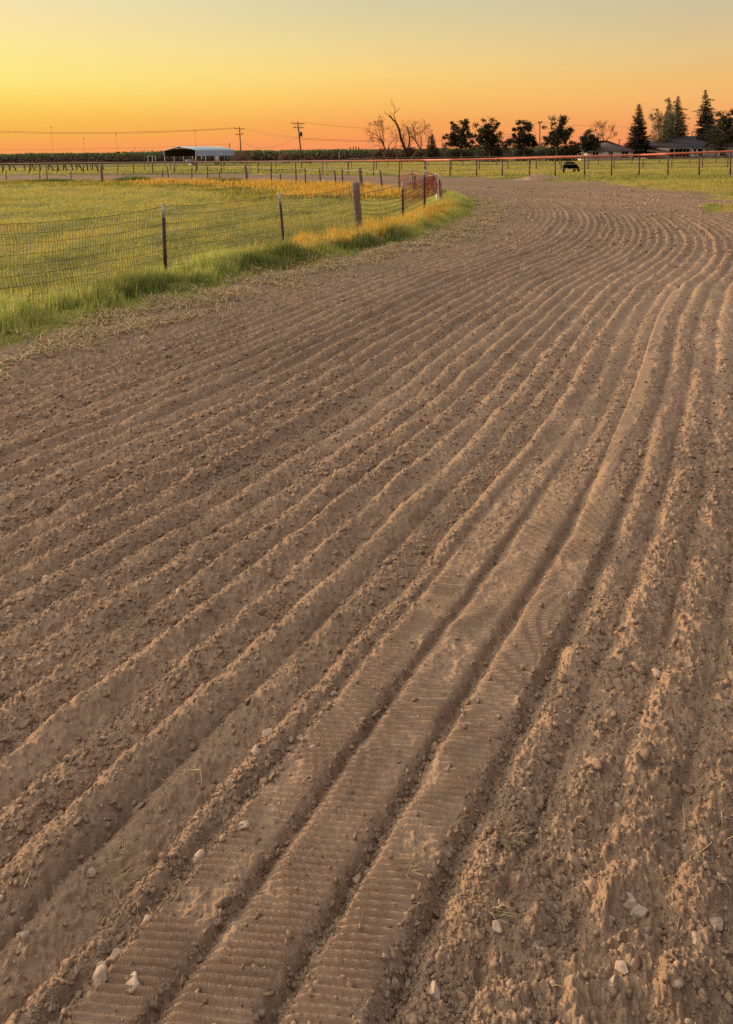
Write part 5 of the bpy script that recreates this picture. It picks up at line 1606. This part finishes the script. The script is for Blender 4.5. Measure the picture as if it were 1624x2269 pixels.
for sd, sh in ((-0.075, -0.03), (0.075, 0.045)):
    limb('pelvis', [cpt(0.09 + sh, 0.56, sd), cpt(0.10 + sh, 0.44, sd), cpt(0.035 + sh, 0.27, sd), cpt(0.045 + sh, 0.08, sd), cpt(0.065 + sh, 0.02, sd)], [0.085, 0.060, 0.038, 0.028, 0.034])
    limb('shoulder', [cpt(0.70 + sh, 0.48, sd), cpt(0.70 + sh * 1.2, 0.29, sd), cpt(0.70 + sh * 1.4, 0.08, sd), cpt(0.715 + sh * 1.4, 0.02, sd)], [0.065, 0.036, 0.028, 0.034])
me = bpy.data.meshes.new("body"); me.from_pydata([Vector(p) - Vector(cb) for p in vs], es, [])
body = bpy.data.objects.new("body", me); COL.objects.link(body); body.parent = cow
md = body.modifiers.new("skin", 'SKIN'); md.use_smooth_shade = True
for i, r_ in enumerate(rs):
    sv = me.skin_vertices[0].data[i]; sv.radius = (r_ * Lc * 1.42, r_ * Lc * 1.42); sv.use_root = (i == 0)
sb = body.modifiers.new("sub", 'SUBSURF'); sb.levels = 2; sb.render_levels = 2
me.materials.append(M['hide'])
for sd in (-1, 1):
    mb = MB(); p = np.array(cpt(0.945, 0.35, sd * 0.05)); q = np.array(cpt(0.905, 0.33, sd * 0.125))
    mb.tube(np.array([p, (p + q) / 2 + np.array((0, 0, 0.01)), q]), [0.012, 0.035, 0.006], 6); part(mb, "ear", M['hide'], cow)
mb = MB(); mb.tube(np.array([cpt(-0.06, 0.86), cpt(-0.085, 0.75), cpt(-0.085, 0.5), cpt(-0.08, 0.34), cpt(-0.078, 0.25)]), [0.02, 0.014, 0.011, 0.03, 0.006], 6); part(mb, "tail", M['hide'], cow)

# ------------------------------------------------------------------ dirt pile and weeds
pc = base_at(1190, 398.5)
n1_ = 60
uu, vv = np.meshgrid(np.linspace(-1, 1, n1_), np.linspace(-1, 1, n1_))
hh = 0.42 * np.exp(-(uu * 1.9) ** 2 - (vv * 2.2) ** 2) + 0.16 * np.exp(-((uu - 0.45) * 3) ** 2 - (vv * 3) ** 2) + 0.10 * perlin(uu * 5, vv * 5, 500) * np.exp(-(uu * 1.6) ** 2 - (vv * 1.6) ** 2) - 0.05
ii = np.arange(n1_ - 1)[:, None] * n1_ + np.arange(n1_ - 1)[None, :]
mb = MB(); colp = np.array((0.36, 0.22, 0.13))[None] * (1 + 0.25 * perlin(uu.ravel() * 6, vv.ravel() * 6, 501))[:, None]
mb.add(np.c_[pc[0] + uu.ravel() * 1.7, pc[1] + vv.ravel() * 1.2, pc[2] + hh.ravel() * 0.75], None, np.stack([ii, ii + 1, ii + n1_ + 1, ii + n1_], -1).reshape(-1, 4), colp)
tag(mb.build("dirt_pile", M['soil'], smooth=True), "low pile of loose dirt at the outer edge of the track before the red fence", "dirt pile")
for k, (px, py, w_, h_, lab) in enumerate(((296, 404, 1.3, 0.9, "spiky dark weed clump on the far side of the pasture, left one"), (490, 406, 1.5, 0.75, "bushy dark weed clump beside the far wooden fence post"), (110, 404, 1.6, 0.5, "low dark weed clump at the far left of the pasture"), (530, 409, 0.9, 0.5, "small dark weed tuft left of the far wooden fence post"))):
    g = base_at(px, py); n = 900
    a = RNG.uniform(0, 6.28, n); r_ = np.sqrt(RNG.random(n)) * w_
    mb = MB(); c = mix(np.tile(DARK * 1.3, (n, 1)), OLIVE, RNG.random(n) * 0.7)
    blades(mb, np.c_[g[0] + np.cos(a) * r_, g[1] + np.sin(a) * r_ * 0.5, np.full(n, g[2])], 0.6 * h_ * RNG.uniform(0.4, 1.1, n) * (1.1 - 0.6 * r_ / w_), np.full(n, 0.035), RNG.uniform(0.02, 0.3, n), a, c, c * 1.2)
    tag(mb.build("weed_clump", M['grass']), lab, "weeds", "weed clumps on the far side of the pasture")

# ------------------------------------------------------------------ light
SUN_AZ, SUN_EL = R(-60), R(8.5)          # from straight ahead, negative = left
w = bpy.data.worlds.new("World"); SC.world = w; w.use_nodes = True
nt = w.node_tree; nd = nt.nodes; lk = nt.links
bg = nd["Background"]
tc = nd.new("ShaderNodeTexCoord"); sep = nd.new("ShaderNodeSeparateXYZ"); lk.new(tc.outputs["Generated"], sep.inputs[0])


def mth(op, a, b=None):
    n_ = nd.new("ShaderNodeMath"); n_.operation = op
    for k, q in enumerate((a, b)):
        if q is None:
            continue
        if isinstance(q, (int, float)):
            n_.inputs[k].default_value = q
        else:
            lk.new(q, n_.inputs[k])
    return n_.outputs[0]


elev = mth('MULTIPLY', mth('ARCSINE', mth('MINIMUM', mth('MAXIMUM', sep.outputs[2], -0.999), 0.999)), 180 / PI)
azim = mth('MULTIPLY', mth('ARCTAN2', sep.outputs[0], sep.outputs[1]), 180 / PI)


def lin(c):
    return tuple(((v / 255) / 12.92 if v / 255 <= 0.04045 else ((v / 255 + 0.055) / 1.055) ** 2.4) for v in c)


def ramp(stops, fac):
    """stops: (elevation in degrees, sRGB) ; fac runs 0..40 degrees"""
    r_ = nd.new("ShaderNodeValToRGB"); e = r_.color_ramp.elements
    while len(e) < len(stops):
        e.new(0.5)
    for k, (p, c) in enumerate(stops):
        e[k].position = p / 40.0; e[k].color = (*lin(c), 1)
    r_.color_ramp.interpolation = 'EASE' if False else 'LINEAR'
    lk.new(fac, r_.inputs[0]); return r_.outputs[0]


ef = mth('DIVIDE', mth('MAXIMUM', elev, 0.0), 40.0)
left = ramp([(0, (245, 151, 90)), (0.7, (248, 158, 87)), (1.9, (248, 180, 80)), (3.0, (251, 197, 88)), (4.2, (254, 216, 106)), (5.2, (253, 229, 124)), (6.3, (252, 232, 138)), (8.0, (252, 231, 152)), (9.8, (248, 226, 168)), (11.7, (238, 228, 176)), (18, (214, 208, 178)), (40, (180, 180, 178))], ef)
mid = ramp([(0, (243, 140, 92)), (0.7, (248, 150, 94)), (1.5, (248, 158, 88)), (2.4, (249, 168, 88)), (4.2, (252, 196, 102)), (6.1, (251, 211, 126)), (8.0, (238, 212, 146)), (9.9, (225, 208, 156)), (11.7, (215, 204, 166)), (18, (196, 190, 170)), (40, (172, 172, 172))], ef)
right = ramp([(0, (236, 140, 98)), (0.7, (240, 149, 98)), (2.0, (245, 163, 98)), (3.6, (244, 182, 110)), (5.0, (240, 189, 116)), (7.0, (226, 195, 138)), (9.0, (213, 192, 150)), (11.5, (200, 190, 160)), (18, (182, 176, 164)), (40, (162, 162, 166))], ef)
behind = ramp([(0, (176, 140, 130)), (6, (178, 158, 156)), (15, (168, 164, 172)), (40, (158, 160, 168))], ef)


def cmix(a, b, f):
    n_ = nd.new("ShaderNodeMix"); n_.data_type = 'RGBA'; n_.clamp_factor = True
    lk.new(f, n_.inputs[0]); lk.new(a, n_.inputs[6]); lk.new(b, n_.inputs[7]); return n_.outputs[2]


f1 = mth('DIVIDE', mth('ADD', azim, 25.0), 25.0)
f2 = mth('DIVIDE', azim, 24.0)
f3 = mth('DIVIDE', mth('SUBTRACT', mth('ABSOLUTE', mth('ADD', azim, 30.0)), 75.0), 60.0)
grad = cmix(cmix(cmix(left, mid, f1), right, f2), behind, f3)
sky = nd.new("ShaderNodeTexSky"); sky.sky_type = 'NISHITA'; sky.sun_disc = False
sky.sun_elevation = SUN_EL; sky.sun_rotation = SUN_AZ; sky.dust_density = 3.0; sky.air_density = 1.3
sm_ = nd.new("ShaderNodeMix"); sm_.data_type = 'RGBA'; sm_.blend_type = 'ADD'; sm_.inputs[0].default_value = 0.02
lk.new(grad, sm_.inputs[6]); lk.new(sky.outputs[0], sm_.inputs[7])
# the small share of the physical sky is only wanted high up
hi = nd.new("ShaderNodeMix"); hi.data_type = 'RGBA'; hi.clamp_factor = True
lk.new(mth('DIVIDE', mth('SUBTRACT', elev, 14.0), 20.0), hi.inputs[0]); lk.new(grad, hi.inputs[6]); lk.new(sm_.outputs[2], hi.inputs[7])
lk.new(hi.outputs[2], bg.inputs["Color"])
glow = mth('EXPONENT', mth('MULTIPLY', mth('POWER', mth('DIVIDE', mth('ADD', azim, 80.0), 48.0), 2.0), -1.0))
upf = mth('MINIMUM', mth('MAXIMUM', mth('DIVIDE', mth('SUBTRACT', elev, 13.0), 16.0), 0.0), 1.0)
lk.new(mth('ADD', 1.0, mth('MULTIPLY', upf, mth('ADD', 0.5, mth('MULTIPLY', glow, 3.9)))), bg.inputs["Strength"])

sun_d = bpy.data.lights.new("sun", 'SUN'); sun_d.energy = 5.0; sun_d.angle = R(2.0); sun_d.color = (1.0, 0.72, 0.44)
sun = bpy.data.objects.new("sun", sun_d); COL.objects.link(sun)
dv = Vector((math.sin(SUN_AZ) * math.cos(SUN_EL), math.cos(SUN_AZ) * math.cos(SUN_EL), math.sin(SUN_EL)))
sun.rotation_euler = dv.to_track_quat('Z', 'Y').to_euler()
sun.location = (-40, 20, 20)

SC.view_settings.view_transform = 'Standard'
SC.view_settings.look = 'None'
SC.view_settings.exposure = 0.0
SC.view_settings.gamma = 1.0
SC.render.engine = 'CYCLES'
SC.cycles.max_bounces = 5
SC.cycles.diffuse_bounces = 3
SC.cycles.transparent_max_bounces = 4
SC.cycles.use_denoising = False
SC.cycles.sample_clamp_indirect = 2.0
SC.cycles.sample_clamp_direct = 6.0
